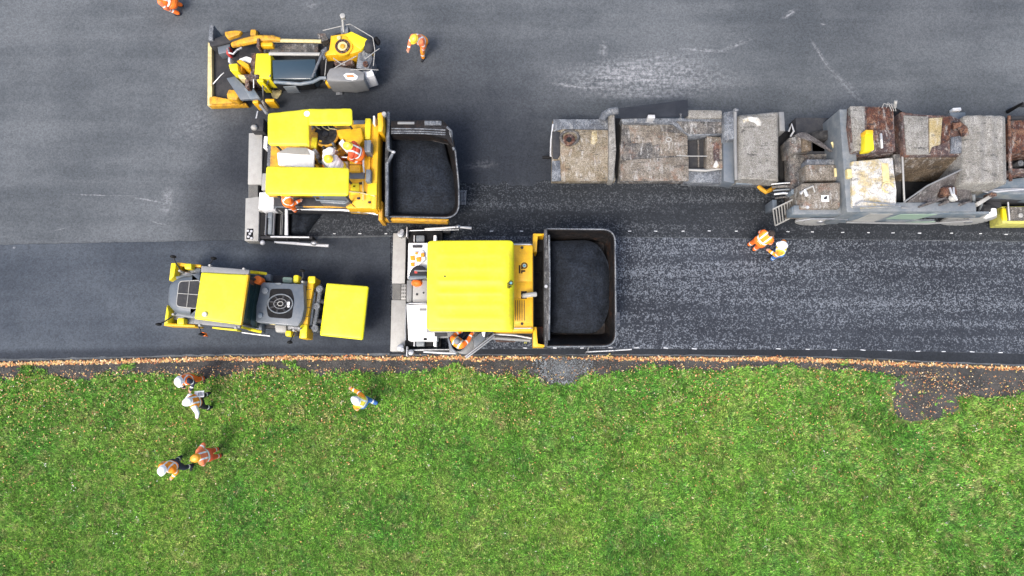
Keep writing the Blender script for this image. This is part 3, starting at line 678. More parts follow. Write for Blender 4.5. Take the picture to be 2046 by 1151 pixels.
# outrigger operator station
pf = t.add('outrigger_platform', MB().poly([(893, 660), (985, 660), (940, 709), (898, 704)], 1.4, 1.3, .02), 'plate_mid')
t.add('outrigger_seat', MB().poly([(897, 672), (912, 668), (930, 690), (916, 702), (900, 696)], 1.9, 1.4, .06), 'slate_light')
t.add('seat_back', MB().poly([(894, 676), (898, 672), (902, 696), (916, 704), (911, 707), (898, 699)], 2.35, 1.6, .05), 'slate')
t.add('side_console', MB().poly([(944, 676), (960, 664), (972, 676), (948, 700)], 2.1, 1.4, .04), 'slate')
for d in (0, 5): t.add('hand_rail', MB().tube([(988 + d * .3, 668 + d, 1.4), (987, 668 + d, 2.1), (960, 689 + d, 2.15), (930 + d * .5, 712 + d * .6, 2.1), (931, 712, 1.4)], .028), 'steel')
t.add('console_screen', MB().poly([(962, 664), (970, 663), (968, 673), (965, 672)], 2.2, 2.1, .005), 'white')
# levelling beam
lb = t.add('levelling_beam', MB().tube([(1172, 703, .35), (1215, 701, .36), (1262, 698, .4)], .022), 'bright')
t.add('beam_arm', MB().tube([(1174, 703, .35), (1176, 694, .6), (1176, 685, .75)], .025), 'steel', lb)
t.add('beam_pin', MB().cyl(1173, 703, .5, .02, .025, 8), 'steel', lb); t.add('beam_pin', MB().cyl(1228, 701, .5, .02, .02, 8), 'steel', lb)
# things lying on the screed
jm = MB()
q = [(816, 505), (846, 500), (851, 520), (838, 527), (838, 533), (822, 536), (815, 522)]
jm.poly(q, 1.03, .94, .03).poly([(819, 508), (843, 503), (846, 512), (822, 517)], 1.07, 1.0, .03)
jk = Thing('folded_jacket', 'orange and white reflective jacket dumped on a white screed cover', 'jacket', P(833, 518, .95))
jk.add('jacket_body', jm, 'c_white')
for x, y, w_ in ((824, 515, 5), (836, 518, 5), (844, 509, 4), (824, 528, 4), (832, 506, 3)): jk.add('orange_panel', MB().poly([(x - w_, y - w_ * .8), (x + w_, y - w_), (x + w_ * .9, y + w_), (x - w_ * .8, y + w_ * .9)], 1.09, 1.0, .02), 'c_yorange')
bg_ = Thing('tool_bag', 'black and grey bag slumped on the screed beside an orange hard hat', 'bag', P(834, 545, .95))
bg_.add('bag_body', MB().poly([(822, 537), (832, 530), (847, 532), (853, 540), (853, 550), (816, 550)], 1.2, .95, .09), 'c_black')
bg_.add('bag_flap', MB().poly([(815, 551), (852, 549), (853, 556), (816, 559)], 1.12, .95, .06), 'bluegrey')
bg_.add('bag_strap', MB().tube([(828, 541, 1.18), (840, 541, 1.24), (853, 541, 1.18)], .03), 'plate_mid'); bg_.add('bag_tag', MB().box(828, 541, 834, 546, 1.215, 1.17), 'red')
hh = Thing('hard_hat', 'orange hard hat resting on a grey screed plate', 'hard hat', P(834, 565, .9))
pp = P(834, 565, .95); hh.add('shell', MB().ell((pp.x, pp.y, .905), .155, .115, .13, 20, 7, True), 'orange'); hh.add('brim', MB().ell((pp.x - .02, pp.y, .905), .185, .13, .02, 20, 3, True), 'orange')

# ------------------------------------------------------------------ upper asphalt paver
t = Thing('asphalt_paver', 'asphalt paver with its yellow roof in two separate panels and crew between them', 'paver', P(680, 330))
track(t, 285, .7, 570, 720); track(t, 395, .7, 570, 720)
t.add('chassis', MB().box(548, 256, 757, 412, 1.35, .35), 'dark')
t.add('operator_deck', MB().box(536, 240, 730, 392, 1.5, 1.35), 'amber_dirty')
hood = t.add('engine_hood', MB().poly([(700, 248), (756, 246), (757, 417), (712, 416), (697, 400)], 1.95, 1.35, .04), 'amber')
t.add('bulkhead', MB().box(741, 250, 757, 417, 2.1, 1.35, .03), 'amber', hood)
t.add('bulkhead_panel', MB().box(728, 236, 741, 278, 2.08, 1.35, .03), 'lemon_side', hood)
t.add('bulkhead_panel', MB().box(729, 304, 740.5, 340, 2.04, 1.9, .02), 'amber', hood)
t.add('front_post', MB().poly([(754, 226), (764, 224), (766, 250), (764, 263), (755, 263)], 2.3, 1.35, .03), 'amber')
t.add('work_lamp', MB().cyl(767, 227, 2.35, 2.2, .07, 14), 'plate'); t.add('roof_horn', MB().box(745, 231, 749, 247, 2.35, 1.9), 'white')
t.add('intake_box', MB().box(706, 240, 729, 251, 1.9, 1.35), 'slate')
cbx = t.add('control_box', MB().box(727, 280, 741, 303.5, 2.5, 1.9, .02), 'slate')
t.add('box_lid', MB().box(733, 280, 741, 303.5, 2.52, 2.45, .01), 'slate_light', cbx)
t.add('control_box', MB().box(730, 338, 741, 363, 2.35, 1.9, .03), 'slate_light')
t.add('engine_cover', MB().poly([(672, 258), (722, 254), (726, 278), (716, 296), (700, 294), (690, 284), (674, 272)], 2.25, 1.5, .1), 'amber')
fan = t.add('cooling_fan', MB().cyl(651, 268, 1.95, 1.5, .36, 24), 'rubber'); t.add('fan_hub', MB().cyl(650, 267, 2.0, 1.9, .1, 12), 'dark', fan)
t.add('fan_shroud', MB().tubew([P(651, 268, 1.9) + Vector((.4 * math.cos(a * .2618), .4 * math.sin(a * .2618), 0)) for a in range(25)], .05), 'amber_dirty', fan)
t.add('valve_bank', MB().poly([(622, 249), (668, 248), (670, 256), (622, 258)], 1.9, 1.5, .03), 'greymetal')
for k in range(7): t.add('hose', MB().tube([(624 + k * 6, 250, 1.9), (628 + k * 6, 255 + (k % 3), 2.0), (640 + k * 8, 258 + 2 * (k % 4), 1.9)], .02, 6), 'cream' if k % 2 else 'dark')
t.add('fuel_tank', MB().poly([(617, 262), (635, 264), (632, 300), (613, 296)], 2.0, 1.5, .05), 'amber_dirty'); t.add('tank_panel', MB().poly([(623, 274), (634, 275), (632, 297), (620, 295)], 2.03, 1.95, .02), 'lemon_side')
t.add('battery_box', MB().box(644, 274, 656, 290, 1.85, 1.5, .03), 'amber')
ds = t.add('driver_seat', MB().box(697, 320, 721, 343, 2.12, 1.9, .05), 'amber'); t.add('seat_seam', MB().box(697, 328.5, 721, 330, 2.128, 2.1, .003), 'rusty', ds)
t.add('step_plate', MB().box(697, 344, 729, 357, 1.99, 1.9), 'slate')
t.add('rail', MB().tube([(726, 300, 1.95), (726, 302, 2.3), (726, 330, 2.3), (728, 345, 2.1)], .03), 'bright')
t.add('rail', MB().tube([(682, 314, 1.9), (684, 314, 2.25), (720, 316, 2.25)], .025), 'bright')
for x, y in ((708, 372), (720, 366), (728, 385), (744, 372), (716, 396), (738, 404)): t.add('latch', MB().box(x - 3, y - 2, x + 3, y + 2, 2.0, 1.94, .01), 'dark', hood)
t.add('access_lid', MB().box(734, 365, 753, 390, 2.13, 1.9, .02), 'lemon_side', hood); t.add('access_lid', MB().box(700, 366, 718, 388, 2.0, 1.9, .02), 'lemon_side', hood)
t.add('pipe', MB().tube([(690, 382, 2.0), (720, 385, 2.05), (750, 392, 2.12)], .02), 'cream'); t.add('pipe', MB().tube([(725, 362, 2.05), (726, 400, 2.05)], .02), 'cream')
t.add('lower_skirt', MB().poly([(690, 404), (757, 404), (757, 419), (692, 416)], 1.5, .8, .02), 'amber')
roofm = roof_profile(1, [(.5, .08, .012)])
def flatprof(u, v): return .03 * (1 - (2 * v - 1) ** 4) + .008 * math.sin(u * 17)
rA = t.add('roof', MB().sheet([(535, 226), (617, 217), (617, 291), (535, 290)], 3.15, .07, flatprof, .1, 22, (1, 0, 0, 1)), 'lemon', label='yellow roof panel on the side towards the loader')
t.add('roof_wing', MB().sheet([(616.5, 217), (703, 216), (704, 249.5), (616.5, 249.5)], 3.15, .07, flatprof, .1, 20, (0, 1, 1, 0)), 'lemon', rA)
t.add('roof_sticker', MB().cyl(613, 227, 3.19, 3.15, .09, 12), 'white', rA)
rB = t.add('roof', MB().sheet([(532, 331.5), (697, 335), (696, 391), (530, 389.5)], 3.15, .07, flatprof, .1, 30), 'lemon', label='yellow roof panel on the side towards the fresh lane')
for x, y in ((545, 240), (690, 236), (545, 283), (545, 342), (685, 345), (545, 382), (685, 384)): t.add('roof_post', MB().cyl(x, y, 3.1, 1.4, .035, 8), 'dark')
tp = t.add('canopy_cover', MB().poly([(553, 306), (574, 295), (614, 296), (628, 303), (626, 344), (612, 333), (556, 330)], 2.35, 2.25, .02), 'white')
t.add('cover_fold', MB().poly([(554, 305), (574, 294.5), (612, 295), (620, 309), (592, 308)], 2.37, 2.33, .01), 'plate', tp)
for x, y in ((562, 310), (615, 310), (565, 326), (615, 328)): t.add('cover_stay', MB().cyl(x, y, 2.26, 1.45, .025, 6), 'dark', tp)
t.add('white_panel', MB().poly([(676, 286), (684, 277), (698, 297), (695, 304), (691, 303)], 2.36, 2.2, .02), 'white')
t.add('white_pad', MB().box(684, 322, 695, 334, 1.9, 1.5, .03), 'white')
t.add('rear_plate', MB().box(533, 291, 556, 331, 1.4, .7), 'greymetal')
for x, y, w_, h_, mt in ((628, 300, 4, 3, 'white'), (634, 312, 3, 5, 'plate'), (640, 322, 5, 3, 'slate'), (626, 328, 3, 4, 'rusty'), (633, 331, 4, 2, 'amber'), (646, 294, 3, 3, 'dark'), (660, 296, 4, 3, 'cream'), (668, 292, 3, 4, 'plate'), (672, 302, 3, 2, 'white'),
                         (640, 282, 4, 3, 'amber'), (665, 286, 3, 3, 'slate'), (690, 310, 3, 3, 'rusty'), (684, 314, 4, 2, 'orange'), (676, 326, 3, 3, 'plate'), (648, 330, 4, 3, 'orange'), (622, 316, 2, 4, 'rust_mauve'), (700, 312, 3, 2, 'amber'), (655, 310, 3, 2, 'black')):
    a_ = random.uniform(-.6, .6); ca_, sa_ = math.cos(a_), math.sin(a_)
    t.add('deck_fitting', MB().poly([(x + u * w_ * ca_ - v_ * h_ * sa_, y + u * w_ * sa_ + v_ * h_ * ca_) for u, v_ in ((-1, -1), (1, -.8), (.9, 1), (-1, .9))], random.uniform(1.65, 2.0), 1.5, .03), mt)
# side console and arm
t.add('side_walk', MB().box(549, 390, 700, 414, 1.3, 1.2), 'slate')
t.add('side_console', MB().poly([(636, 390), (700, 391), (699, 402), (690, 408), (640, 405)], 1.75, 1.3, .03), 'slate'); t.add('console_rail', MB().tube([(628, 391, 1.8), (632, 400, 1.85), (665, 401, 1.85), (690, 402, 1.8)], .022), 'bluegrey')
t.add('blue_hose', MB().tube([(626, 392, 1.6), (640, 391, 1.8), (650, 396, 1.7)], .03), 'bluecloth')
t.add('side_beam', MB().tube([(606, 412, 1.3), (650, 413, 1.3), (695, 413, 1.3)], .045), 'amber_dirty')
t.add('tow_arm', MB().tube([(577, 417, .9), (630, 418, .95), (680, 419, 1.0), (735, 424, 1.0), (756, 428, 1.0)], .06), 'steel')
# hopper
t.add('hopper_bracket', MB().box(756, 402, 765, 440, 1.6, .8, .02), 'amber_dirty'); t.add('conveyor_tunnel', MB().box(757, 250, 776, 430, 1.0, .5), 'black')
hp = hopper(t, [(775, 250), (880, 250), (908, 285), (917, 370), (917, 436), (775, 433)], [(778, 272), (870, 275), (892, 300), (900, 375), (900, 420), (778, 418)], 1.55, .75, [.05, .3, .5, .4, .5, .05], [.05, .3, .4, .3, .3, .05])
wg = t.add('folded_wing', MB().poly([(781, 241), (884, 239), (897, 252), (905, 270), (908, 292), (903, 293), (893, 276), (860, 268), (780, 268)], 1.9, 1.35, .04), 'hoppersteel')
t.add('wing_plate', MB().box(794, 243, 828, 248, 1.93, 1.88), 'plate_mid', wg); t.add('wing_plate', MB().box(848, 241, 882, 250, 1.93, 1.88), 'greymetal', wg)
for y in (257, 262, 266): t.add('wing_rib', MB().tube([(782, y, 1.92), (840, y + .5, 1.92), (890, y + 3, 1.92)], .022, 6), 'greymetal', wg)
t.add('wing_edge', MB().tube([(893, 254, 1.92), (902, 262, 1.93), (905, 282, 1.9), (899, 262, 1.9), (907, 300, 1.8)], .04), 'greymetal', wg)
ap = t.add('hopper_apron', MB().tube([(776, 224, 1.9), (775.5, 270, 1.9), (776, 299, 1.9), (786, 304, 1.95), (781, 314, 1.92), (773, 328, 1.9), (773.5, 380, 1.9), (773, 432, 1.9)], .055), 'greymetal')
t.add('apron_sheet', MB().poly([(772, 228), (777, 228), (777, 300), (774, 328), (774.5, 432), (769, 432), (769, 330)], 1.86, 1.0, .02), 'apron', ap)
t.add('apron_hook', MB().ell(P(786, 304, 1.97), .07, .05, .05, 10, 5), 'bright', ap)
t.add('lower_lip', MB().poly([(757, 433), (897, 438), (893, 443), (757, 439)], 1.3, .9, .02), 'amber_dirty')
st = t.add('front_step', MB().tube([(910, 400, .62), (930, 402, .6)], .03).tube([(910, 384, .62), (930, 384, .6)], .03), 'greymetal')
for k in range(5): t.add('step_bar', MB().tube([(919 + k * 3, 380, .6), (918 + k * 3, 409, .6)], .014, 6), 'steel', st)
single('asphalt_heap', heap([(777, 272), (886, 276), (896, 320), (914, 372), (914, 412), (895, 434), (777, 430)], 1.42, 1.12, [.1, .5, .6, .5, .3, .3, .1], .07, 2.2), 'hot_mix',
       'broad load of black asphalt mix in the hopper of the split-roofed paver', 'asphalt', base=P(840, 360, .85))
# screed
t.add('screed_frame', MB().box(519, 262, 560, 470, .5, .1), 'black')
t.add('screed_walkway', MB().poly([(497, 266), (524, 265), (523, 368.5), (495, 368.5)], .55, .08, .015), 'plate')
t.add('screed_walkway', MB().poly([(490.5, 396), (518, 393), (516, 482), (488.5, 481)], .55, .08, .015), 'plate')
t.add('mesh_tray', MB().box(496, 369, 519, 396, .46, .08), 'black'); t.add('step_grating', grating(497, 369.5, 514.5, 395.5, .53, 8, 12, .006), 'plate')
t.add('walkway_socket', MB().box(492, 457, 506, 478, .565, .5, .005), 'black')
for x, y in ((495, 461), (502, 462), (496, 473), (502, 476), (499, 467)): t.add('socket_bolt', MB().cyl(x, y, .6, .55, .045, 8), 'bright')
t.add('screed_cover', MB().box(516, 384, 548, 417.5, 1.1, .5, .03), 'white'); t.add('screed_cover', MB().box(526, 272, 535, 296, .9, .5, .02), 'white'); t.add('screed_cover', MB().box(522, 346, 534, 380, .85, .5, .02), 'plate')
t.add('cover_trim', MB().box(548.5, 386, 552, 420, 1.0, .5), 'steel'); fl = t.add('pump_block', MB().box(552, 396, 572, 416, .95, .5, .03), 'plate'); t.add('filler_cap', MB().cyl(556, 402, 1.0, .9, .09, 14), 'black', fl)
t.add('rear_bracket', MB().box(501, 236, 527, 262, .9, .1, .03), 'dark'); t.add('rear_rod', MB().tube([(515, 222, .9), (510, 245, .8), (508, 262, .6)], .03), 'steel'); t.add('rear_knob', MB().ell(P(508, 255, .95), .12, .1, .1, 10, 6), 'plate')
t.add('rear_strut', MB().tube([(520, 210, .9), (534, 228, 1.0)], .05), 'plate_mid')
t.add('extension_base', MB().box(517, 418, 578, 471, .35, .08), 'black')
t.add('cross_rail', MB().box(515, 418, 576, 421, .75, .3), 'plate')
cy = t.add('extension_cylinder', MB().box(534, 422, 545, 468, .62, .35, .04), 'slate_light'); t.add('cylinder_cap', MB().box(534, 421, 545, 436, .66, .35, .04), 'slate', cy)
for x in (530.5, 546.5): t.add('extension_rail', MB().box(x - 1.6, 420, x + 1.6, 469, .64, .3), 'bright')
for x in (561, 564): t.add('slide_bar', MB().box(x - .6, 422, x + .6, 469, .5, .3), 'plate_mid')
t.add('extension_post', MB().tube([(572.5, 405, .95), (572.5, 425, .9), (572.5, 470, .8)], [.055, .05, .06], 10), 'white')
eg = t.add('end_gate', MB().box(517, 471, 624, 477, .45, .06), 'dark')
t.add('gate_rod', MB().tube([(541, 473, .55), (580, 473.5, .6), (618, 474, .55)], .03), 'bright', eg); t.add('gate_rod', MB().tube([(549, 484, .5), (585, 486, .55), (622, 489, .55), (632, 490, .55), (657, 491, .55)], [.035, .05, .05, .045, .055], 10), 'bright', eg)
t.add('rod_knuckle', MB().ell(P(628, 486, .58), .13, .09, .1, 12, 6), 'steel', eg); t.add('rod_knuckle', MB().ell(P(525, 485, .5), .09, .09, .08, 12, 6), 'bright', eg)
for x in (551, 574, 596): t.add('gate_strut', MB().tube([(x, 475, .4), (x, 486, .52)], .025), 'dark', eg)
t.add('gate_strut', MB().tube([(525, 476, .4), (525, 485, .5)], .03), 'dark', eg)
single('asphalt_heap', heap([(578, 420), (645, 420), (641, 432), (622, 456), (612, 471), (578, 471)], .3, .02, [.1, .3, .3, .3, .2, .1], .06, 3.0, 18, .015), 'hot_mix',
       'low spill of fresh black mix on the road beside the split-roofed paver', 'asphalt', base=P(600, 445, .005))

# ------------------------------------------------------------------ tandem roller
t = Thing('road_roller', 'yellow and grey tandem roller with a square yellow cab roof on the fresh lane', 'roller', P(520, 600, .035))
def ax(x, y, z): return P(x, y, z)
for (xa, ya, xb, yb) in ((372, 543, 357, 640), (598, 560, 584, 660)):
    a, b_ = P(xa, ya, 1.2), P(xb, yb, 1.2); c = (a + b_) / 2; d = (b_ - a); L = d.length; c.z = .635
    dr = t.add('drum', MB().tubew([Vector((a.x, a.y, .635)), Vector((a.x, a.y, .635)) + d * .02, Vector((b_.x, b_.y, .635)) - d * .02, Vector((b_.x, b_.y, .635))], [.57, .6, .6, .57], 40), 'steel')
    t.add('axle', MB().tubew([Vector((a.x, a.y, .7)) - d * .09, Vector((b_.x, b_.y, .7)) + d * .09], .12, 14), 'dark', dr)
# rear yoke and hood
t.add('rear_yoke', MB().poly([(341, 525), (352, 525), (348, 552), (337, 562)], 1.55, .6, .04), 'lemon_side'); t.add('rear_yoke', MB().poly([(333, 608), (337, 622), (336, 646), (327, 648)], 1.55, .6, .04), 'lemon_side')
t.add('side_beam', MB().poly([(352, 524), (402, 529), (401, 534), (351, 531)], 1.35, .7, .02), 'amber'); t.add('side_beam', MB().poly([(328, 645), (390, 649), (389, 653), (327, 651)], 1.35, .7, .02), 'amber')
t.add('yoke_light', MB().box(367, 526, 383, 538, 1.6, 1.3, .06), 'lemon_side'); t.add('yoke_light', MB().box(352, 635, 368, 649, 1.6, 1.3, .06), 'lemon_side')
hood = ringpath([(335, 566), (356, 552), (402, 546), (398, 632), (348, 626), (331, 606)], 1.75, [.5, .5, .05, .05, .5, .5], 7)
hd = t.add('rear_hood', MB().loft([[Vector((p.x, p.y, .9)) for p in hood], [Vector((p.x, p.y, 1.62)) for p in hood], shrink(hood, .05, 1.72), shrink(hood, .13, 1.78), shrink(hood, .26, 1.80)], True, True), 'slate')
t.add('hood_step', MB().poly([(350, 552), (400, 545), (399, 553), (352, 559)], 1.6, 1.0, .04), 'slate_light', hd); t.add('hood_step', MB().poly([(346, 622), (397, 630), (396, 638), (350, 631)], 1.6, 1.0, .04), 'slate_light', hd)
rg = ringpath([(358, 562), (401, 560), (395, 617), (352, 612)], 1.815, .12, 5)
t.add('window_pane', MB().loft([shrink(rg, 0, 1.79), shrink(rg, 0, 1.815), shrink(rg, .03, 1.82)], True, True), 'dark', hd)
t.add('window_trim', MB().tubew(rg + [rg[0]], .018, 6), 'plate', hd)
t.add('window_bar', MB().tube([(379, 561, 1.83), (373, 615, 1.83)], .014, 6), 'plate', hd); t.add('window_bar', MB().tube([(355, 586, 1.83), (398, 589, 1.83)], .014, 6), 'plate', hd)
t.add('drum_guard', MB().poly([(380, 533), (401, 536), (400, 547), (379, 545)], 1.3, .9, .03), 'slate_light'); t.add('drum_guard', MB().poly([(366, 634), (390, 636), (388, 648), (366, 646)], 1.3, .9, .03), 'slate_light')
# cab
t.add('main_frame', MB().poly([(388, 545), (600, 552), (590, 660), (376, 642)], .95, .5, .03), 'dark')
cab = t.add('cab', MB().poly([(403, 541), (520, 549), (508, 652), (390, 640)], 1.5, .9, .04), 'slate')
t.add('cab_side_roof', MB().poly([(402, 531), (498, 539), (497, 549), (401, 544)], 2.62, 2.5, .02), 'plate_mid', cab)
t.add('cab_side_roof', MB().poly([(388, 636), (480, 648.5), (479, 656), (386, 647)], 2.62, 2.5, .02), 'plate_mid', cab)
rf = t.add('cab_roof', MB().sheet([(401.5, 544), (495.5, 549), (480.5, 649), (387.5, 637)], 2.68, .12, lambda u, v: .025 * (1 - (2 * u - 1) ** 4) * (1 - (2 * v - 1) ** 4) + .004 * math.sin(u * 9), .06, 26), 'lemon')
t.add('roof_edge', MB().poly([(492, 548.5), (496.5, 549), (481.5, 649.5), (477, 649)], 2.69, 2.55, .01), 'amber', rf)
t.add('beacon', MB().cyl(408, 628, 2.78, 2.66, .07, 14, .085), 'bright', rf)
for x, y in ((406, 546), (492, 551), (478, 645), (392, 634)): t.add('cab_pillar', MB().cyl(x, y, 2.56, 1.4, .04, 8), 'dark', cab)
t.add('cab_glass', MB().poly([(405, 546), (494, 551), (480, 646), (392, 633)], 2.48, 1.5, .02), 'greenglass', cab)
t.add('windscreen', MB().poly([(496, 548), (527, 552), (512, 656), (484, 648)], 1.75, 1.5, .02, tilt=(1.9, 1.5, 1.5, 1.9)), 'greenglass', cab)
t.add('beacon_lamp', MB().cyl(514, 559, 1.85, 1.5, .13, 14), 'orange'); t.add('cab_frame', MB().tube([(497, 543, 2.5), (515, 545, 1.7), (532, 547, 1.5)], .05), 'lemon_side'); t.add('cab_frame', MB().tube([(481, 653, 2.5), (500, 658, 1.7), (522, 663, 1.5)], .05), 'lemon_side')
t.add('cab_step', MB().poly([(424, 653), (474, 658), (473, 661), (424, 656)], 1.3, .9, .01), 'lemon_side')
t.add('step_bracket', MB().poly([(512, 641), (524, 642), (522, 664), (511, 662)], 1.2, .8, .02), 'slate_light'); t.add('step_bracket', MB().poly([(528, 546), (541, 548), (540, 562), (528, 560)], 1.2, .8, .02), 'slate_light')
t.add('step_tube', MB().tube([(484, 664, .9), (522, 669, .9), (540, 671, .9)], .035), 'steel')
# front module
md = t.add('front_hood', MB().poly([(522, 567), (527, 564), (606, 568), (608, 616), (603, 640), (595, 652), (513, 644), (511, 640), (512, 611)], 1.75, .9, .07), 'slate')
wl = ringpath([(540, 577), (582, 577), (588, 597), (583, 635), (576, 637), (536, 634), (532, 612), (538, 596)], 1.756, .1, 4)
t.add('fan_well', MB().loft([shrink(wl, 0, 1.70), shrink(wl, 0, 1.757), shrink(wl, .02, 1.758)], True, True), 'black', md)
cc = P(560.5, 607, 1.77)
for r, mt in ((1.0, 'slate_light'), (.52, 'plate_mid'), (.22, 'plate')):
    t.add('fan_ring', MB().tubew([cc + Vector((.39 * r * math.cos(a * math.pi / 18), .30 * r * math.sin(a * math.pi / 18), .02)) for a in range(37)], .022 if r > .9 else .014, 6), mt, md)
for k in range(8): a = k * math.pi / 4 + .2; t.add('fan_blade', MB().tubew([cc + Vector((.08 * math.cos(a), .06 * math.sin(a), .0)), cc + Vector((.36 * math.cos(a + .3), .28 * math.sin(a + .3), .0))], [.02, .045], 5), 'dark', md)
t.add('fan_label', MB().box(574, 603, 579, 614, 1.80, 1.77, .002), 'white', md); t.add('filler_cap', MB().cyl(529, 581, 1.82, 1.74, .1, 18), 'slate_light', md); t.add('filler_cap', MB().cyl(519, 630, 1.8, 1.74, .08, 14), 'bluegrey', md)
t.add('hood_clip', MB().box(550, 565, 562, 568, 1.79, 1.7), 'slate_light', md); t.add('hood_clip', MB().poly([(538, 648), (552, 646), (548, 649)], 1.7, 1.6, .005), 'cream', md)
for pts in ([(564, 553), (584, 554), (584, 566), (563, 565)], [(548, 648), (572, 650), (572, 664), (550, 664)]): t.add('water_tank', MB().poly(pts, 1.3, .8, .05), 'palegreen' if pts[0][1] < 600 else 'plate')
t.add('front_lamp', MB().box(585, 549, 597, 566, 1.5, 1.1, .06), 'lemon_side'); t.add('front_lamp', MB().box(569, 660, 582, 672, 1.5, 1.1, .06), 'lemon_side')
yk = t.add('front_yoke', MB().poly([(615, 553), (629, 553), (625, 578), (616, 630), (612, 676), (597, 676), (603, 640), (610, 600)], 1.45, .7, .03), 'amber')
t.add('yoke_cap', MB().box(615, 551.5, 630, 566, 1.5, 1.4, .04), 'lemon_side', yk); t.add('yoke_cap', MB().box(598, 648, 614, 676, 1.5, 1.4, .04), 'lemon_side', yk)
for y in (578, 598, 614, 632): t.add('yoke_seam', MB().box(606, y, 622, y + 1, 1.456, 1.44, .002), 'rusty', yk)
cp = t.add('coupling_bar', MB().tube([(630, 575, 1.2), (624, 620, 1.2), (620, 656, 1.2)], .06), 'slate_light'); t.add('coupling_bar', MB().tube([(640, 577, 1.25), (634, 620, 1.25), (628, 655, 1.25)], .07), 'greymetal')
for x, y in ((638, 577), (629, 656), (632, 612)): t.add('coupling_pin', MB().cyl(x, y, 1.36, 1.0, .11, 12), 'greymetal')
t.add('coupling_link', MB().tube([(618, 580, 1.2), (645, 582, 1.3)], .06).tube([(606, 652, 1.2), (635, 656, 1.3)], .06), 'dark')
t.add('carrier_arm', MB().tube([(620, 600, 1.1), (650, 603, 1.25), (690, 606, 1.35)], .08).tube([(614, 640, 1.1), (645, 642, 1.25), (690, 640, 1.35)], .08), 'dark')
t.add('tank_cover', MB().sheet([(652, 565.5), (735.5, 572), (724, 679), (638.5, 670)], 1.5, .14, lambda u, v: .02 * (1 - (2 * u - 1) ** 4) + (-.012 * math.cos(v * 12) if abs(v - .5) > .4 else 0), .05, 26), 'lemon', label='separate square yellow cover carried behind the coupling')
t.add('tank', MB().poly([(660, 574), (728, 580), (718, 670), (648, 662)], 1.37, .55, .06), 'slate')
for a, b_, mp in (((360, 538, 1.6), (351, 525, 1.9), (346, 513, 2.0)), ((345, 632, 1.6), (330, 642, 1.8), (317, 648, 1.9)), ((417, 529, 2.5), (424, 521, 2.4), (427, 516, 2.4)), ((397, 651, 2.5), (401, 662, 2.4), (403, 668, 2.4)), ((600, 564, 1.5), (606, 552, 1.7), (604, 541, 1.75)), ((588, 664, 1.45), (583, 675, 1.6), (579, 684, 1.65))):
    mr = t.add('mirror_arm', MB().tube([a, b_, mp], .022, 6), 'dark'); pm = P(*mp); t.add('mirror', MB().ell(pm, .09, .05, .12, 12, 7), 'black', mr)
for x, y in ((358, 541), (345, 628), (418, 530), (486, 537), (398, 650), (470, 655), (586, 660), (597, 656), (604, 563)): t.add('lamp', MB().cyl(x, y, 1.72 if x < 370 or x > 580 else 2.66, 1.4 if x < 370 or x > 580 else 2.5, .035, 10), 'plate')
t.add('turn_signal', MB().poly([(402, 663), (408, 664), (411, 672), (404, 671)], 1.5, 1.3, .02), 'orange')
for x in (412, 470): t.add('frame_panel', MB().box(x, 640, x + 40, 650, .9, .5), 'slate')

# ------------------------------------------------------------------ small loader
t = Thing('compact_loader', 'worn yellow compact loader with open frame and wide dark bucket', 'loader', P(590, 130))
bk = t.add('bucket', MB().poly([(418, 84), (471, 80), (486, 120), (480, 203), (418, 207)], .22, .06, .02), 'dark')
t.add('bucket_lip', MB().poly([(415, 84), (423, 88), (424, 209), (414, 211)], .4, .06, .02), 'cream', bk); t.add('bucket_edge', MB().poly([(415, 202), (452, 203), (492, 205), (492, 209), (415, 211.5)], .36, .06, .02), 'amber_dirty', bk)
t.add('rust_patch', MB().poly([(418, 194), (430, 192), (440, 196), (460, 199), (482, 201), (480, 206), (418, 208)], .45, .3, .02), 'amber_dirty', bk)
t.add('bucket_post', MB().box(416, 49, 427, 80, .9, .06, .03), 'greymetal', bk); t.add('bucket_back', MB().poly([(417, 80), (450, 70), (515, 60), (518, 67), (470, 82), (430, 92), (419, 92)], .8, .1, .03), 'dark', bk)
t.add('rust_block', MB().poly([(448, 63), (468, 60), (483, 61), (478, 69), (455, 77), (449, 70)], .95, .5, .04), 'amber_dirty', bk); t.add('corner_block', MB().box(499, 58, 512, 71, 1.0, .5, .05), 'amber_dirty', bk)
t.add('link_plate', MB().poly([(434, 92), (460, 85), (458, 104), (436, 108)], .7, .3, .03), 'slate', bk)
t.add('frame', MB().poly([(478, 78), (735, 76), (738, 168), (520, 172), (476, 150)], .6, .3, .03), 'dark')
for (x, y) in ((520, 86), (690, 84), (520, 168), (690, 166)):
    p = P(x, y, .4); wl_ = t.add('wheel', MB().wheel((p.x, p.y, .42), .42, .3), 'rubber'); t.add('rim', MB().wheel((p.x, p.y, .42), .23, .24, hub=.2), 'cream', wl_)
t.add('boom', MB().tube([(466, 90, 1.0), (488, 84, 1.25), (515, 78, 1.4), (545, 77, 1.4), (560, 80, 1.35)], [.1, .13, .13, .11, .08], 10), 'amber_dirty'); t.add('boom_clamp', MB().box(512, 76, 519, 94, 1.55, 1.1, .03), 'rusty'); t.add('boom_sleeve', MB().box(519, 84, 545, 92, 1.45, 1.2, .03), 'amber')
t.add('boom_tube', MB().tube([(545, 81, 1.35), (600, 82, 1.3), (642, 83, 1.25)], .065, 10), 'cream'); t.add('channel', MB().box(522, 87, 636, 105, .9, .6), 'caked_dark'); t.add('body_rail', MB().tube([(538, 107.5, 1.4), (590, 108, 1.4), (640, 108.5, 1.35)], .06, 10), 'plate')
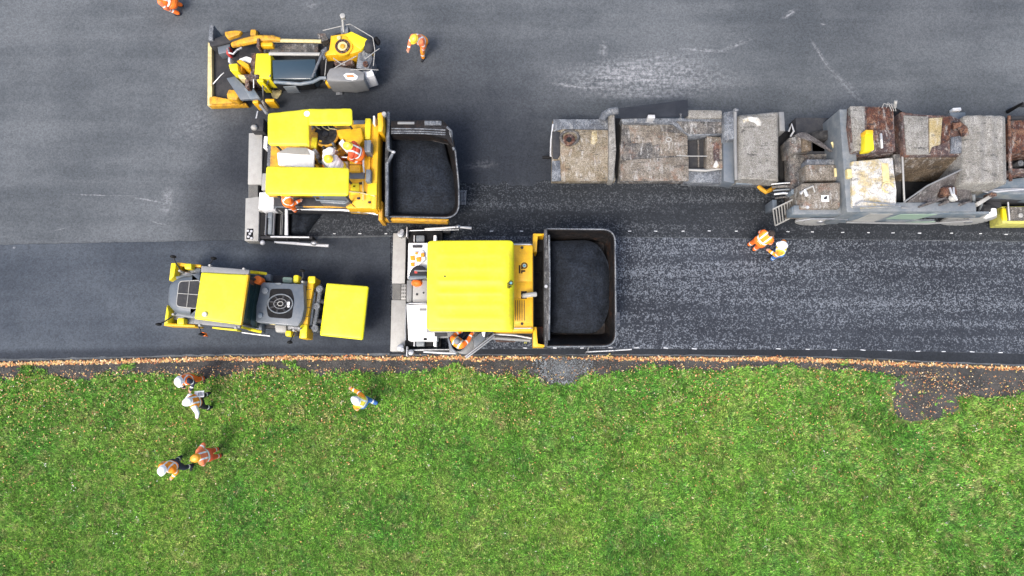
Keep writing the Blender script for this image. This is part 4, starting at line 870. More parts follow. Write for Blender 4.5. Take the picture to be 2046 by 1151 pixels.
t.add('hook_link', MB().tube([(455, 96, 1.0), (458, 106, 1.1), (466, 108, 1.1), (474, 100, 1.1), (484, 95, 1.2)], .04), 'steel'); t.add('red_clip', MB().box(452, 94, 459, 108, 1.0, .7), 'red')
t.add('engine_box', MB().poly([(511, 106), (541, 106), (541, 158), (507, 156)], 1.35, .6, .04), 'lemon_side'); t.add('box_side', MB().poly([(502, 106), (511, 106), (507, 156), (500, 153)], 1.25, .6, .02), 'rust_mauve')
for q, mt in (([(456, 128), (474, 126), (476, 142), (460, 142)], 'lemon_side'), ([(472, 122), (480, 118), (496, 128), (498, 138), (486, 132)], 'amber'), ([(476, 118), (492, 112), (504, 116), (500, 126), (486, 122)], 'white'), ([(474, 148), (494, 150), (494, 158), (478, 157)], 'cream'), ([(474, 130), (484, 132), (482, 144), (476, 142)], 'amber_dirty'), ([(489, 158), (497, 158), (497, 175), (489, 175)], 'rusty'), ([(455, 114), (460, 114), (460, 124), (455, 124)], 'bright'), ([(486, 148), (516, 148), (516, 155), (490, 156)], 'rust_mauve'), ([(513, 158), (526, 158), (526, 164), (513, 163)], 'lemon_side')):
    t.add('front_casting', MB().poly(q, 1.2 + random.random() * .25, .5, .03), mt)
t.add('cab_glass', MB().poly([(543, 119), (630, 117), (632, 150), (622, 158), (545, 158)], 1.3, .6, .04), 'glass'); t.add('glass_sill', MB().poly([(541, 153), (622, 152), (624, 164), (556, 168), (545, 164)], 1.2, .6, .04), 'black')
t.add('sill_rail', MB().tube([(548, 164, 1.5), (600, 168, 1.5), (625, 164, 1.5), (640, 156, 1.5), (652, 156, 1.5)], .06), 'bluegrey'); t.add('blue_patch', MB().box(566, 167, 592, 174, 1.0, .5), 'slate_light')
t.add('strut', MB().tube([(648, 100, 1.7), (634, 130, 1.75), (624, 155, 1.7)], .045), 'greymetal'); t.add('strut', MB().tube([(642, 104, 1.6), (626, 150, 1.6)], .03), 'dark')
t.add('stay_plate', MB().poly([(452, 156), (470, 152), (487, 172), (518, 197), (480, 199)], .95, .8, .02), 'slate'); t.add('stay_bar', MB().tube([(426, 168, .5), (440, 152, .6), (448, 145, .7)], .025), 'steel'); t.add('stay_plate', MB().poly([(486, 175), (506, 176), (519, 196), (500, 198)], 1.0, .8, .02), 'bluegrey')
for (a, b_) in (((507, 156, 1.3), (507, 176, 1.2)), ((525, 166, 1.2), (526, 205, .5)), ((540, 150, 1.4), (530, 178, .9))): t.add('stay_rod', MB().tube([a, b_], .025, 6), 'steel')
t.add('corner_lug', MB().poly([(452, 188), (456, 178), (468, 179), (478, 192), (472, 200), (454, 198)], .95, .5, .06), 'amber_dirty'); t.add('edge_lug', MB().box(504, 198, 516, 206, .85, .2, .03), 'amber'); t.add('edge_lug', MB().box(529, 197, 548, 203, .8, .2, .03), 'amber')
t.add('tow_strut', MB().tube([(523, 200, .7), (532, 216, .5), (536, 222, .4)], .05), 'caked_dark')
rp = t.add('rear_cover', MB().poly([(660, 70), (690, 70), (701, 62), (738, 80), (722, 101), (705, 107), (648, 111), (648, 104), (660, 102)], 1.6, .6, .04), 'amber')
t.add('cover_flap', MB().poly([(690, 68), (702, 62.5), (738, 80), (721, 100), (706, 90)], 1.66, 1.5, .03), 'lemon_side', rp)
for r, mt, z in ((.34, 'amber', 1.66), (.25, 'rusty', 1.7), (.16, 'cream', 1.74), (.08, 'amber_dirty', 1.78)): t.add('motor_ring', MB().cyl(684, 92, z, 1.55, r, 22), mt, rp)
for k in range(8): pm = P(684, 92, 1.7); t.add('ring_bolt', MB().tubew([pm + Vector((.2 * math.cos(k * .785), .2 * math.sin(k * .785), .0)), pm + Vector((.2 * math.cos(k * .785), .2 * math.sin(k * .785), .03))], .025, 8), 'dark', rp)
t.add('motor_cap', MB().cyl(677, 75, 1.72, 1.6, .07, 10), 'cream', rp)
hg = t.add('grey_hood', MB().poly([(652, 148), (658, 136), (680, 131), (710, 138), (728, 142), (728, 160), (700, 163), (651, 162)], 1.5, .6, .07), 'plate_mid')
t.add('oval_badge', MB().poly([(686, 150), (692, 146), (706, 146), (715, 152), (713, 158), (704, 160), (692, 158)], 1.515, 1.49, .004), 'white', hg); t.add('badge_centre', MB().poly([(691, 150), (705, 149), (709, 154), (694, 155)], 1.522, 1.51, .002), 'c_pink', hg)
t.add('tank_plate', MB().poly([(715, 105), (728, 95), (741, 103), (745, 118), (736, 138), (711, 136)], 1.5, .6, .05), 'greymetal'); t.add('tank_cap', MB().cyl(730, 127, 1.6, 1.45, .09, 12), 'rusty'); t.add('muffler', MB().ell(P(738, 92, 1.5), .22, .28, .2, 14, 8), 'dark')
for x, y in ((752, 80), (755, 84)): t.add('side_lamp', MB().ell(P(x, y, 1.4), .09, .12, .12, 10, 6), 'black')
t.add('wire_mast', MB().tube([(684, 34, 1.9), (685, 48, 1.8), (687, 64, 1.6)], .035), 'plate'); t.add('mast_head', MB().cyl(684, 31, 2.0, 1.85, .09, 10), 'plate'); t.add('mast_box', MB().box(680, 50, 696, 66, 1.6, 1.2, .04), 'greymetal')
for pts in ([(645, 61, 1.5), (670, 55, 1.6), (700, 48, 1.7), (706, 52, 1.6)], [(708, 53, 1.6), (730, 66, 1.7), (745, 75, 1.7), (749, 100, 1.6), (746, 132, 1.5)], [(730, 118, 1.6), (748, 104, 1.65), (758, 97, 1.6)], [(668, 136, 1.6), (682, 128, 1.65), (712, 112, 1.6)], [(666, 116, 1.6), (682, 128, 1.6), (690, 130, 1.6)], [(648, 162, 1.3), (650, 140, 1.5), (652, 118, 1.5)], [(700, 140, 1.55), (730, 138, 1.6), (756, 140, 1.5)]):
    t.add('cable', MB().tube(pts, .015, 6), 'plate')
for q, mt in (([(632, 66), (650, 66), (656, 80), (640, 84)], 'caked_dark'), ([(640, 100), (652, 92), (656, 112), (646, 120)], 'greymetal'), ([(640, 118), (668, 116), (664, 146), (640, 150)], 'black'), ([(660, 116), (700, 112), (708, 126), (690, 132), (668, 130)], 'rust_mauve'), ([(722, 140), (742, 136), (748, 150), (728, 156)], 'white'), ([(728, 152), (748, 148), (752, 160), (730, 164)], 'steel')):
    t.add('rear_fitting', MB().poly(q, .9 + random.random() * .4, .5, .03), mt)
t.add('side_reflector', MB().box(650, 159, 672, 167, 1.2, .8, .02), 'amber')
single('work_glove', MB().poly([(540, 180), (546, 178), (550, 184), (556, 177), (563, 178), (562, 186), (554, 197), (546, 196), (541, 190)], .08, .005, .03), 'cream', 'pale glove-shaped cloth lying on the road beside the loader frame', 'cloth', base=P(552, 188))
dbm = MB().poly([(671, 172), (684, 171), (687, 178), (685, 188), (671, 189)], .05, .005, .015).poly([(673, 175), (684, 176), (683, 179), (673, 178)], .08, .04, .01).poly([(672, 183), (685, 184), (684, 187), (672, 186)], .08, .04, .01)
single('metal_grate', dbm, 'greymetal', 'small grey ribbed plate lying on dark asphalt below the loader', 'plate', base=P(678, 180))
# ------------------------------------------------------------------ weathered low trailer
def wheels(t, xs_, y, r, wd, mat='rubber', rim='greymetal', z=None):
    for x in xs_:
        p = P(x, y, r); w_ = t.add('wheel', MB().wheel((p.x, p.y, r), r, wd), mat); t.add('rim', MB().wheel((p.x, p.y, r), r * .56, wd * .8, hub=.25), rim, w_)
t = Thing('material_trailer', 'long low trailer of mud-caked steel decks with a black flap raised along one side', 'trailer', P(1330, 300))
wheels(t, (1150, 1210, 1480, 1530), 258, .36, .25); wheels(t, (1150, 1210, 1480, 1530), 340, .36, .25)
t.add('chassis', MB().box(1108, 252, 1560, 350, .62, .36), 'dark')
d1 = t.add('front_deck', MB().poly([(1104, 240), (1222, 239), (1230, 361), (1102, 361)], .95, .6, .03), 'caked_tan')
t.add('deck_rim', MB().poly([(1105, 238), (1216, 238), (1216, 259), (1124, 257), (1107, 263)], 1.02, .9, .02), 'greymetal', d1); t.add('deck_rim', MB().poly([(1103, 262), (1119, 263), (1119, 310), (1114, 318), (1104, 316)], 1.0, .9, .02), 'dark', d1)
t.add('deck_rim', MB().poly([(1103, 322), (1119, 320), (1121, 361), (1102, 362)], .99, .9, .02), 'greymetal', d1)
t.add('side_hose', MB().tube([(1105, 248, 1.0), (1101, 280, .9), (1100, 312, .8), (1112, 314, .95)], .03), 'bright', d1); t.add('drawbar', MB().tube([(1115, 314, .5), (1100, 314.5, .5), (1084, 314.5, .45)], .06), 'black', d1)
t.add('burner_cap', MB().cyl(1137, 279, 1.08, .9, .2, 18), 'rusty', d1); t.add('burner_ring', MB().tubew([P(1138, 275, 1.02) + Vector((.3 * math.cos(a * .2618), .24 * math.sin(a * .2618), 0)) for a in range(25)], .05), 'caked_dark', d1); t.add('burner_core', MB().cyl(1137, 279, 1.1, 1.0, .09, 12), 'black', d1)
t.add('tan_patch', MB().poly([(1183, 262), (1192, 260), (1194, 282), (1186, 290), (1180, 285)], .965, .94, .005), 'tan_paint', d1)
fl = t.add('deck_flange', MB().poly([(1216, 228), (1229, 226), (1231, 300), (1227, 360), (1216, 360), (1217, 300)], 1.2, .6, .04), 'concrete'); t.add('flange_elbow', MB().tube([(1203, 240, 1.15), (1207, 230, 1.2), (1218, 223, 1.25), (1234, 221, 1.25)], .13, 12), 'greymetal', fl)
t.add('gap_floor', MB().box(1229, 236, 1240, 352, .66, .36), 'black')
d2 = t.add('middle_deck', MB().poly([(1243, 240), (1372, 240), (1376, 361), (1236, 361)], .95, .6, .02), 'caked_dark')
for q, mt, z in (([(1240, 320), (1282, 318), (1376, 312), (1376, 361), (1240, 361)], 'caked', .985), ([(1256, 250), (1312, 252), (1318, 284), (1262, 286)], 'caked', .975), ([(1238, 288), (1300, 284), (1304, 316), (1240, 318)], 'caked_dark', .98), ([(1322, 262), (1374, 268), (1374, 312), (1318, 310)], 'caked', .975), ([(1300, 252), (1320, 252), (1322, 286), (1304, 290)], 'caked', .985)):
    t.add('deck_plate', MB().poly(q, z, .93, .015), mt, d2)
t.add('lifting_eye', MB().tubew([P(1336, 279, 1.0) + Vector((.09 * math.cos(a * .3927), .07 * math.sin(a * .3927), 0)) for a in range(17)], .018), 'plate', d2)
d3 = t.add('rear_deck', MB().poly([(1412, 272), (1442, 274), (1444, 336), (1412, 336)], 1.0, .6, .02), 'caked'); t.add('rust_plate', MB().poly([(1424, 284), (1438, 286), (1438, 322), (1426, 322)], 1.01, .98, .01), 'rust_mauve', d3)
t.add('lime_crust', MB().poly([(1427, 327), (1431, 320), (1435, 326), (1438, 333), (1430, 335), (1425, 333)], 1.03, .98, .015), 'whitecaked', d3)
t.add('upper_girder', MB().poly([(1240, 236), (1445, 236), (1446, 268), (1378, 271), (1366, 262), (1344, 246), (1246, 246)], 1.1, .6, .03), 'greymetal'); t.add('girder_plate', MB().poly([(1352, 242), (1442, 243), (1442, 266), (1378, 268), (1368, 262)], 1.13, 1.05, .02), 'caked_dark')
t.add('side_ledge', MB().poly([(1368, 337), (1466, 335), (1520, 356), (1520, 368), (1470, 366), (1366, 364)], .85, .4, .03), 'greymetal'); t.add('ledge_lip', MB().tube([(1368, 339, .9), (1410, 341, .9), (1446, 336, .9)], .04), 'plate')
t.add('shaft_floor', MB().box(1375, 271, 1413, 336, .5, .36), 'black'); t.add('shaft_bar', MB().tube([(1352, 311, 1.02), (1380, 312, 1.03), (1413, 312, 1.02)], .016), 'plate'); t.add('shaft_bar', MB().tube([(1395, 272, .7), (1396, 334, .7)], .03), 'caked_dark')
t.add('black_flap', MB().poly([(1237, 216), (1374.5, 198.5), (1374.5, 232), (1241, 237)], 1.3, 1.25, .01, tilt=(1.75, 1.85, 1.25, 1.2)), 'flap'); t.add('flap_clip', MB().box(1295, 229, 1309, 236, 1.5, 1.1), 'bright')
for x in (1255, 1360): t.add('flap_stay', MB().tube([(x, 228, 1.35), (x, 242, .9)], .035), 'greymetal')
t.add('upper_box', MB().poly([(1375, 219), (1443, 220), (1443, 236), (1375, 235)], 1.2, .6, .04), 'concrete')
cl = t.add('cross_column', MB().poly([(1446, 224), (1470, 219), (1470, 278), (1447, 280)], 1.35, .5, .05), 'greymetal'); t.add('cross_column', MB().poly([(1445, 281), (1467, 280), (1468, 366), (1446, 362)], 1.1, .45, .03), 'slate'); t.add('column_cap', MB().ell(P(1471, 220, 1.4), .1, .07, .06, 12, 6), 'greymetal', cl); t.add('column_post', MB().tube([(1469, 222, 1.35), (1469, 290, 1.3), (1471, 360, 1.2)], .06), 'plate_mid')
sl_ = t.add('end_hopper', MB().sheet([(1476, 224), (1557, 223), (1557, 361), (1478, 356)], 1.45, .6, lambda u, v: -.22 * max(0, 1 - u / .12) ** 2 - .05 * max(0, (u - .9) / .1) ** 2 - .25 * max(0, 1 - v / .12) ** 2 * (1 - u), .15, 24, (1, 0, 0, 0)), 'concrete')
t.add('hopper_legs', MB().box(1485, 232, 1550, 352, .9, .36), 'dark', sl_)
t.add('lime_crust', MB().poly([(1484, 238), (1496, 231), (1507, 236), (1514, 233), (1520, 241), (1521, 250), (1514, 252), (1508, 244), (1496, 241), (1487, 246)], 1.475, 1.42, .02), 'whitecaked', sl_)
t.add('end_post', MB().box(1558, 223, 1567, 262, 1.3, .5, .03), 'plate_mid'); t.add('end_frame', MB().box(1558, 262, 1578, 360, .7, .4), 'black'); t.add('end_lip', MB().tube([(1470, 365, .9), (1500, 366, .9), (1518, 361, .95)], .06), 'bluegrey')
t.add('end_pipe', MB().tube([(1516, 372, .5), (1522, 378, .55), (1530, 384, .55), (1540, 379, .5), (1546, 374, .45)], .075, 10), 'amber_dirty')

# ------------------------------------------------------------------ transfer vehicle
t = Thing('transfer_vehicle', 'large rust-stained material transfer vehicle with blue-grey side skirt and big wheels', 'truck', P(1800, 350))
wy = 416
wp = P(1639, wy, 2.4)
for x in (1639, 1934):
    p = P(x, 443, .8); w_ = t.add('wheel', MB().wheel((p.x, wp.y + .2, .82), .82, .35, n=36), 'rubber'); r_ = t.add('rim', MB().wheel((p.x, wp.y + .2, .82), .66, .33, hub=.3, n=36), 'plate', w_)
    t.add('wheel_cover', MB().tubew([(p.x, wp.y + .15, .82), (p.x, wp.y + .02, .82), (p.x, wp.y - .03, .82), (p.x, wp.y - .05, .82)], [.8, .8, .62, .2], 36), 'plate', w_)
    t.add('hub', MB().tubew([(p.x, wp.y + .1, .82), (p.x, wp.y - .08, .82)], [.22, .12], 16), 'steel', w_)
    for k in range(16): a = k * math.pi / 8; t.add('wheel_nut', MB().tubew([(p.x + .55 * math.cos(a), wp.y + .05, .82 + .55 * math.sin(a)), (p.x + .55 * math.cos(a), wp.y - .035, .82 + .55 * math.sin(a))], .03, 6), 'dark', w_)
    p2 = P(x, 285, .82); t.add('wheel', MB().wheel((p2.x, p2.y, .82), .82, .35, n=30), 'rubber')
t.add('chassis', MB().box(1600, 235, 2110, 400, 1.3, .7), 'dark')
# nose
t.add('nose_frame', MB().poly([(1577, 310), (1690, 305), (1690, 418), (1601, 418), (1598, 384), (1580, 380)], 1.4, .9, .03), 'caked_dark')
t.add('nose_block', MB().poly([(1576, 275), (1590, 272), (1620, 270), (1622, 300), (1580, 307)], 1.7, .9, .04), 'caked_dark'); t.add('nose_lid', MB().poly([(1602, 275), (1621, 272), (1622, 300), (1604, 302)], 1.8, 1.6, .02), 'brownwall')
nb = t.add('tan_box', MB().box(1611, 328, 1671, 361, 2.0, 1.4, .06), 'caked'); t.add('box_top', MB().poly([(1612, 318), (1672, 318), (1672, 329), (1612, 330)], 1.9, 1.4, .03), 'greymetal'); t.add('box_bar', MB().box(1668, 336, 1672, 353, 2.03, 1.95), 'cream', nb)
fb = t.add('front_cabinet', MB().poly([(1601, 366), (1679, 364), (1679, 416), (1602, 416)], 2.3, .9, .04), 'caked'); t.add('cabinet_plate', MB().box(1642, 390, 1656, 403, 2.31, 2.28, .004), 'white', fb); t.add('plate_mark', MB().poly([(1645, 397), (1648, 393), (1653, 391), (1653, 397), (1649, 399)], 2.316, 2.3, .002), 'dark', fb); t.add('plate_mark', MB().cyl(1614, 414, 2.34, 2.28, .05, 10), 'bright', fb)
t.add('cabinet_lamp', MB().tube([(1600, 386, 2.3), (1608, 380, 2.45), (1612, 392, 2.4)], .06), 'bright', fb); t.add('cabinet_rail', MB().tube([(1610, 378, 2.35), (1624, 372, 2.45), (1628, 384, 2.35)], .03), 'plate', fb)
t.add('edge_post', MB().box(1672, 320, 1679, 362, 1.9, 1.2), 'slate_light'); t.add('canvas_cover', MB().poly([(1578, 274), (1600, 264), (1612, 265), (1640, 283), (1665, 302), (1660, 303), (1625, 282), (1590, 270)], 2.1, 2.03, .01), 'tarp')
t.add('dark_well', MB().poly([(1622, 274), (1664, 303), (1623, 303)], 1.3, 1.2, .01), 'black')
t.add('fitting', MB().tube([(1576, 262, 1.9), (1582, 248, 2.2), (1586, 262, 2.0), (1580, 272, 1.8)], .03), 'bright')
t.add('burner', MB().ell(P(1682, 292, 2.0), .2, .22, .2, 12, 7), 'amber_dirty'); t.add('burner_base', MB().poly([(1668, 300), (1694, 298), (1690, 320), (1672, 318)], 1.9, 1.3, .04), 'steel'); t.add('pipe', MB().tube([(1662, 284, 1.9), (1668, 300, 1.9), (1676, 316, 1.9)], .04), 'cream'); t.add('pipe', MB().cyl(1678, 315, 2.1, 1.5, .09, 12), 'plate')
# ladder grille and pipes
lg = t.add('ladder_frame', MB().tube([(1544.5, 418, 1.5), (1590, 396, 1.6)], .025, 6).tube([(1549, 451, .6), (1590, 430, .7)], .025, 6), 'plate')
for k in range(8): t.add('ladder_bar', MB().tube([(1544.5 + k * 5.6, 418 - k * 2.8, 1.5 + .01 * k), (1549 + k * 5.3, 451 - k * 2.7, .6 + .01 * k)], .022, 6), 'plate', lg)
t.add('ladder_bracket', MB().tube([(1588, 397, 1.6), (1604, 392, 1.7)], .04).tube([(1588, 430, .75), (1604, 420, 1.0)], .04), 'bluegrey', lg)
for k, y in enumerate((366, 372, 379, 386, 394)): t.add('front_pipe', MB().tube([(1541 + k * 2, y + 2, 1.2), (1565, y, 1.3 + .05 * (k % 2)), (1605, y + (2 if k % 2 else -2), 1.4)], .045 if k % 2 else .03, 8), ('steel', 'caked_dark', 'slate_light')[k % 3])
t.add('front_post', MB().box(1544, 399, 1552, 416, 1.2, .5), 'slate'); t.add('valve', MB().cyl(1586, 383, 1.7, 1.2, .09, 12), 'bluegrey')
# main blocks
t.add('divider', MB().box(1692, 218, 1704.5, 424, 2.5, .9, .03), 'slate_light')
ub = t.add('upper_bin', MB().poly([(1700, 211), (1732, 213), (1786, 212), (1790, 303), (1705, 303), (1698, 250)], 2.75, 1.0, .04), 'rust_mauve')
t.add('bin_side', MB().poly([(1699, 212), (1728, 212), (1729, 300), (1706, 302)], 2.79, 2.6, .02), 'concrete', ub); t.add('rust_sheet', MB().poly([(1732, 214), (1785, 214), (1786, 258), (1733, 260)], 2.785, 2.7, .02), 'rusty', ub)
t.add('yellow_box', MB().poly([(1729, 266), (1744, 264), (1747, 299), (1728, 301)], 3.05, 2.7, .02), 'lemon_side', ub); t.add('box_cap', MB().box(1730, 259, 1745, 268, 3.1, 2.7, .03), 'amber', ub); t.add('bin_handle', MB().tube([(1760, 268, 2.8), (1761, 280, 2.9), (1762, 296, 2.8)], .04), 'bright', ub)
for k in range(3): t.add('loose_wire', MB().tube([(1762 + 9 * k, 216, 2.8), (1766 + 8 * k, 207 - 2 * (k % 2), 2.9), (1776 + 6 * k, 209 + 2 * k, 2.9), (1782 + 4 * k, 222, 2.8)], .012, 5), 'plate')
t.add('vent_mast', MB().tube([(1788, 214, 2.6), (1789, 206, 2.8), (1790, 201, 2.85)], .05), 'plate'); t.add('black_gap', MB().poly([(1788, 214), (1803, 222), (1803, 305), (1791, 305)], 1.8, 1.2, .02), 'black')
t.add('mid_ledge', MB().poly([(1706, 304), (1790, 303), (1790, 318), (1702, 320)], 2.1, 1.0, .03), 'brownwall')
wb = t.add('white_bin', MB().poly([(1701, 322), (1785, 314), (1791, 380), (1792, 410), (1703, 414)], 2.6, 1.0, .05), 'whitecaked'); t.add('cream_strip', MB().box(1765, 326, 1775, 364, 2.62, 2.55, .01), 'cream', wb); t.add('yellow_tab', MB().box(1694, 337, 1702, 355, 2.65, 2.4, .02), 'cream', wb)
t.add('cover_ring', MB().tubew([P(1774, 374, 2.66) + Vector((.18 * math.cos(a * .2618), .16 * math.sin(a * .2618), 0)) for a in range(19)], .02, 6), 'cream', wb)
t.add('hand_rail', MB().tube([(1708, 410, 2.65), (1722, 402, 2.75), (1760, 406, 2.75), (1798, 410, 2.7)], .022, 6), 'steel'); t.add('hand_rail', MB().tube([(1704, 414, 2.65), (1750, 413, 2.75), (1800, 412, 2.7)], .022, 6), 'steel'); t.add('white_ledge', MB().box(1714, 410, 1751, 415, 2.4, 2.0), 'white')
ct = t.add('upper_container', MB().poly([(1800, 222), (1850, 230), (1900, 230), (1930, 243), (1928, 310), (1806, 311), (1803, 260)], 2.7, 1.2, .05), 'rust_mauve')
t.add('container_panel', MB().poly([(1806, 230), (1855, 233), (1856, 308), (1812, 309)], 2.74, 2.6, .02), 'concrete', ct); t.add('container_panel', MB().poly([(1857, 236), (1884, 234), (1879, 289), (1862, 292), (1858, 306)], 2.75, 2.6, .02), 'tan_paint', ct); t.add('container_panel', MB().poly([(1884, 234), (1902, 232), (1898, 280), (1882, 288)], 2.745, 2.6, .02), 'rusty', ct); t.add('container_hatch', MB().poly([(1901, 274), (1922, 270), (1922, 306), (1900, 306)], 2.76, 2.6, .02), 'greymetal', ct)
t.add('pink_elbow', MB().tube([(1903, 252, 2.85), (1915, 250, 2.9), (1925, 258, 2.9), (1927, 270, 2.8)], .12, 10), 'rusty', ct)
# open bin: four leaning walls round a dark floor
t.add('bin_floor', MB().poly([(1802, 340), (1924, 335), (1924, 400), (1802, 405)], 1.35, 1.3, .01), 'black')
t.add('bin_wall', MB().poly([(1804, 312), (1922, 312), (1922, 318), (1804, 318)], 2.5, 1.3, .01), 'brownwall')
a = [P(1804, 318, 2.45), P(1922, 318, 2.45)]; t.add('sloping_wall', MB().raw([a[0], a[1], Vector((a[1].x, a[1].y - .42, 1.45)), Vector((a[0].x, a[0].y - .42, 1.45)), a[0] + Vector((0, .03, -.05)), a[1] + Vector((0, .03, -.05)), Vector((a[1].x, a[1].y - .39, 1.4)), Vector((a[0].x, a[0].y - .39, 1.4))], [(0, 1, 2, 3), (7, 6, 5, 4), (0, 4, 5, 1), (1, 5, 6, 2), (2, 6, 7, 3), (3, 7, 4, 0)]), 'brownwall')
t.add('bin_wall', MB().poly([(1786, 308), (1803, 308), (1804, 345), (1790, 345)], 2.5, 1.3, .02), 'caked_dark'); t.add('bin_post', MB().tube([(1803, 312, 2.55), (1805, 360, 2.6), (1807, 405, 2.5)], .03), 'plate')
# canvas draped to the side
def drape(tri, n=20):
    A, B, C_, D = [P(*q) for q in tri]; V = []
    for i in range(n + 1):
        for j in range(n + 1):
            u, v = i / n, j / n; p = A * (1 - u) * (1 - v) + B * u * (1 - v) + C_ * u * v + D * (1 - u) * v
            p.z += .05 * math.sin(u * 14 + v * 5) * v + .03 * math.sin(v * 19 + u * 3); V.append(p)
    m_ = MB(); N = len(V); k = n + 1
    F = [(i * k + j, (i + 1) * k + j, (i + 1) * k + j + 1, i * k + j + 1) for i in range(n) for j in range(n)]
    m_.raw(V + [p - Vector((0, 0, .02)) for p in V], F + [tuple(x + N for x in f[::-1]) for f in F])
    rg_ = list(range(k)) + [i * k + n for i in range(1, k)] + [n * k + j for j in range(n - 1, -1, -1)] + [i * k for i in range(n - 1, 0, -1)]
    m_.raw(V + [p - Vector((0, 0, .02)) for p in V], [(rg_[i], rg_[(i + 1) % len(rg_)], rg_[(i + 1) % len(rg_)] + N, rg_[i] + N) for i in range(len(rg_))])
    return m_
cv = t.add('canvas_drape', drape([(1853, 372, 2.6), (1934, 334, 2.7), (1948, 432, 1.6), (1800, 414, 2.3)]), 'tarp'); t.add('drape_edge', MB().tube([(1806, 404, 2.55), (1853, 371, 2.66), (1934, 333, 2.76)], .025), 'plate_mid', cv); t.add('drape_edge', MB().tube([(1800, 415, 2.35), (1870, 420, 2.2), (1948, 431, 1.75)], .045), 'plate_mid', cv)
for pts in ([(1830, 416, 2.3), (1856, 406, 2.6), (1890, 395, 2.68)], [(1862, 416, 2.2), (1890, 404, 2.5), (1920, 392, 2.6)], [(1896, 420, 2.1), (1920, 408, 2.4), (1940, 402, 2.3)]): t.add('drape_fold', MB().tube(pts, [.02, .05, .02], 8), 'tarp', cv)
t.add('knot', MB().ell(P(1904, 396, 2.65), .14, .12, .1, 10, 6), 'plate'); t.add('knot_wire', MB().tube([(1898, 376, 2.7), (1902, 388, 2.8), (1910, 398, 2.75)], .035).tube([(1905, 375, 2.7), (1906, 388, 2.8), (1912, 400, 2.75)], .03), 'bright'); t.add('rust_clamp', MB().box(1887, 372, 1912, 390, 2.68, 2.3, .05), 'rusty')
# drum
t.add('mixing_drum', MB().sheet([(1929, 228), (2014, 229), (2017, 366), (1926, 367)], 2.9, 1.6, lambda u, v: -.10 * (2 * abs(u - .5)) ** 6 - .04 * max(0, 1 - v / .06) ** 2 - .06 * max(0, (v - .94) / .06) ** 2 + .02 * math.sin(u * 23) * (1 if .1 < u < .9 else 0), .07, 30), 'concrete')
t.add('drum_frame', MB().poly([(1921, 312), (1930, 312), (1931, 368), (1921, 368)], 2.6, 1.0, .02), 'plate'); t.add('drum_band', MB().tube([(2016, 232, 2.75), (2018, 300, 2.85), (2019, 362, 2.75)], .05), 'rusty'); t.add('drum_hatch', MB().box(1938, 326, 1956, 344, 2.86, 2.6, .04), 'caked_dark'); t.add('drum_side', MB().poly([(1898, 224), (1930, 224), (1930, 248), (1902, 240)], 2.3, 1.2, .03), 'slate')
t.add('rear_rust', MB().poly([(2021, 240), (2110, 236), (2110, 300), (2022, 304)], 2.5, 1.2, .06), 'rusty'); t.add('rear_gap', MB().poly([(2021, 305), (2110, 302), (2110, 336), (2022, 334)], 1.6, 1.2, .02), 'black'); t.add('rear_rail', MB().poly([(2020, 336), (2110, 337), (2110, 345), (2021, 345)], 2.3, 1.2, .03), 'rust_mauve'); t.add('rear_dark', MB().poly([(2021, 231), (2110, 228), (2110, 239), (2022, 241)], 2.2, 1.2, .03), 'dark'); t.add('rear_stack', MB().cyl(2040, 326, 1.9, 1.4, .1, 14), 'greymetal')
t.add('rear_skirt', MB().poly([(1960, 366), (2110, 345), (2110, 392), (1960, 384)], 1.9, 1.0, .04), 'bluegrey')
for k in range(5): t.add('rear_cable', MB().tube([(1935 + k * 4, 372 + k, 2.0), (1965 + 6 * k, 380 + 3 * (k % 3), 2.1), (2010 + 10 * k, 378 + 5 * (k % 2), 2.0), (2080, 376 + 3 * k, 1.9)], .025, 6), 'steel' if k % 2 else 'bright')
t.add('chute_plate', MB().poly([(1950, 405), (1982, 387), (1986, 392), (1955, 412)], 2.2, 2.05, .02), 'plate'); t.add('chute_joint', MB().box(1981, 384, 1992, 392, 2.3, 1.9, .03), 'rusty'); t.add('chute_stay', MB().tube([(1945, 388, 2.1), (1947, 410, 1.9), (1947, 428, 1.5)], .05), 'slate_light'); t.add('chute_stay', MB().tube([(1962, 408, 2.0), (1956, 420, 1.7), (1952, 428, 1.5)], .035), 'slate_light'); t.add('chute_wire', MB().tube([(1930, 440, 1.2), (1955, 430, 1.5), (1976, 426, 1.5)], .02, 6), 'steel')
t.add('white_canister', MB().box(1974, 415, 1992, 431, 1.6, 1.0, .05), 'white'); t.add('canister_mount', MB().box(1970, 400, 2000, 414, 1.1, .8), 'dark')
# side skirt, built down from the top edge
def skirt(x0, x1, zt, zb, dy=0.0, th=.06): 
    a, b_ = P(x0, wy, 2.4), P(x1, wy, 2.4)
    return MB().prism([(a.x, wp.y + dy), (b_.x, wp.y + dy), (b_.x, wp.y + dy + th), (a.x, wp.y + dy + th)], zt, zb, .02)
sk = t.add('side_skirt', skirt(1696, 1870, 2.3, .85, -.1, .08), 'bluegrey'); t.add('rear_guard', skirt(1870.5, 1990, 2.1, 1.55, -.1, .08), 'bluegrey', sk)
def sidepanel(pts, mt, d=0.0, name='skirt_panel'):
    """panel on the side face, (px, height) outline"""
    V = [Vector((P(x, 430, z).x, wp.y - .105 - d, z)) for x, z in pts]; n_ = len(V); W_ = [p + Vector((0, .03, 0)) for p in V]
    t.add(name, MB().raw(V + W_, [tuple(range(n_)), tuple(range(n_, 2 * n_))[::-1]] + [(i, (i + 1) % n_, n_ + (i + 1) % n_, n_ + i) for i in range(n_)]), mt, sk)
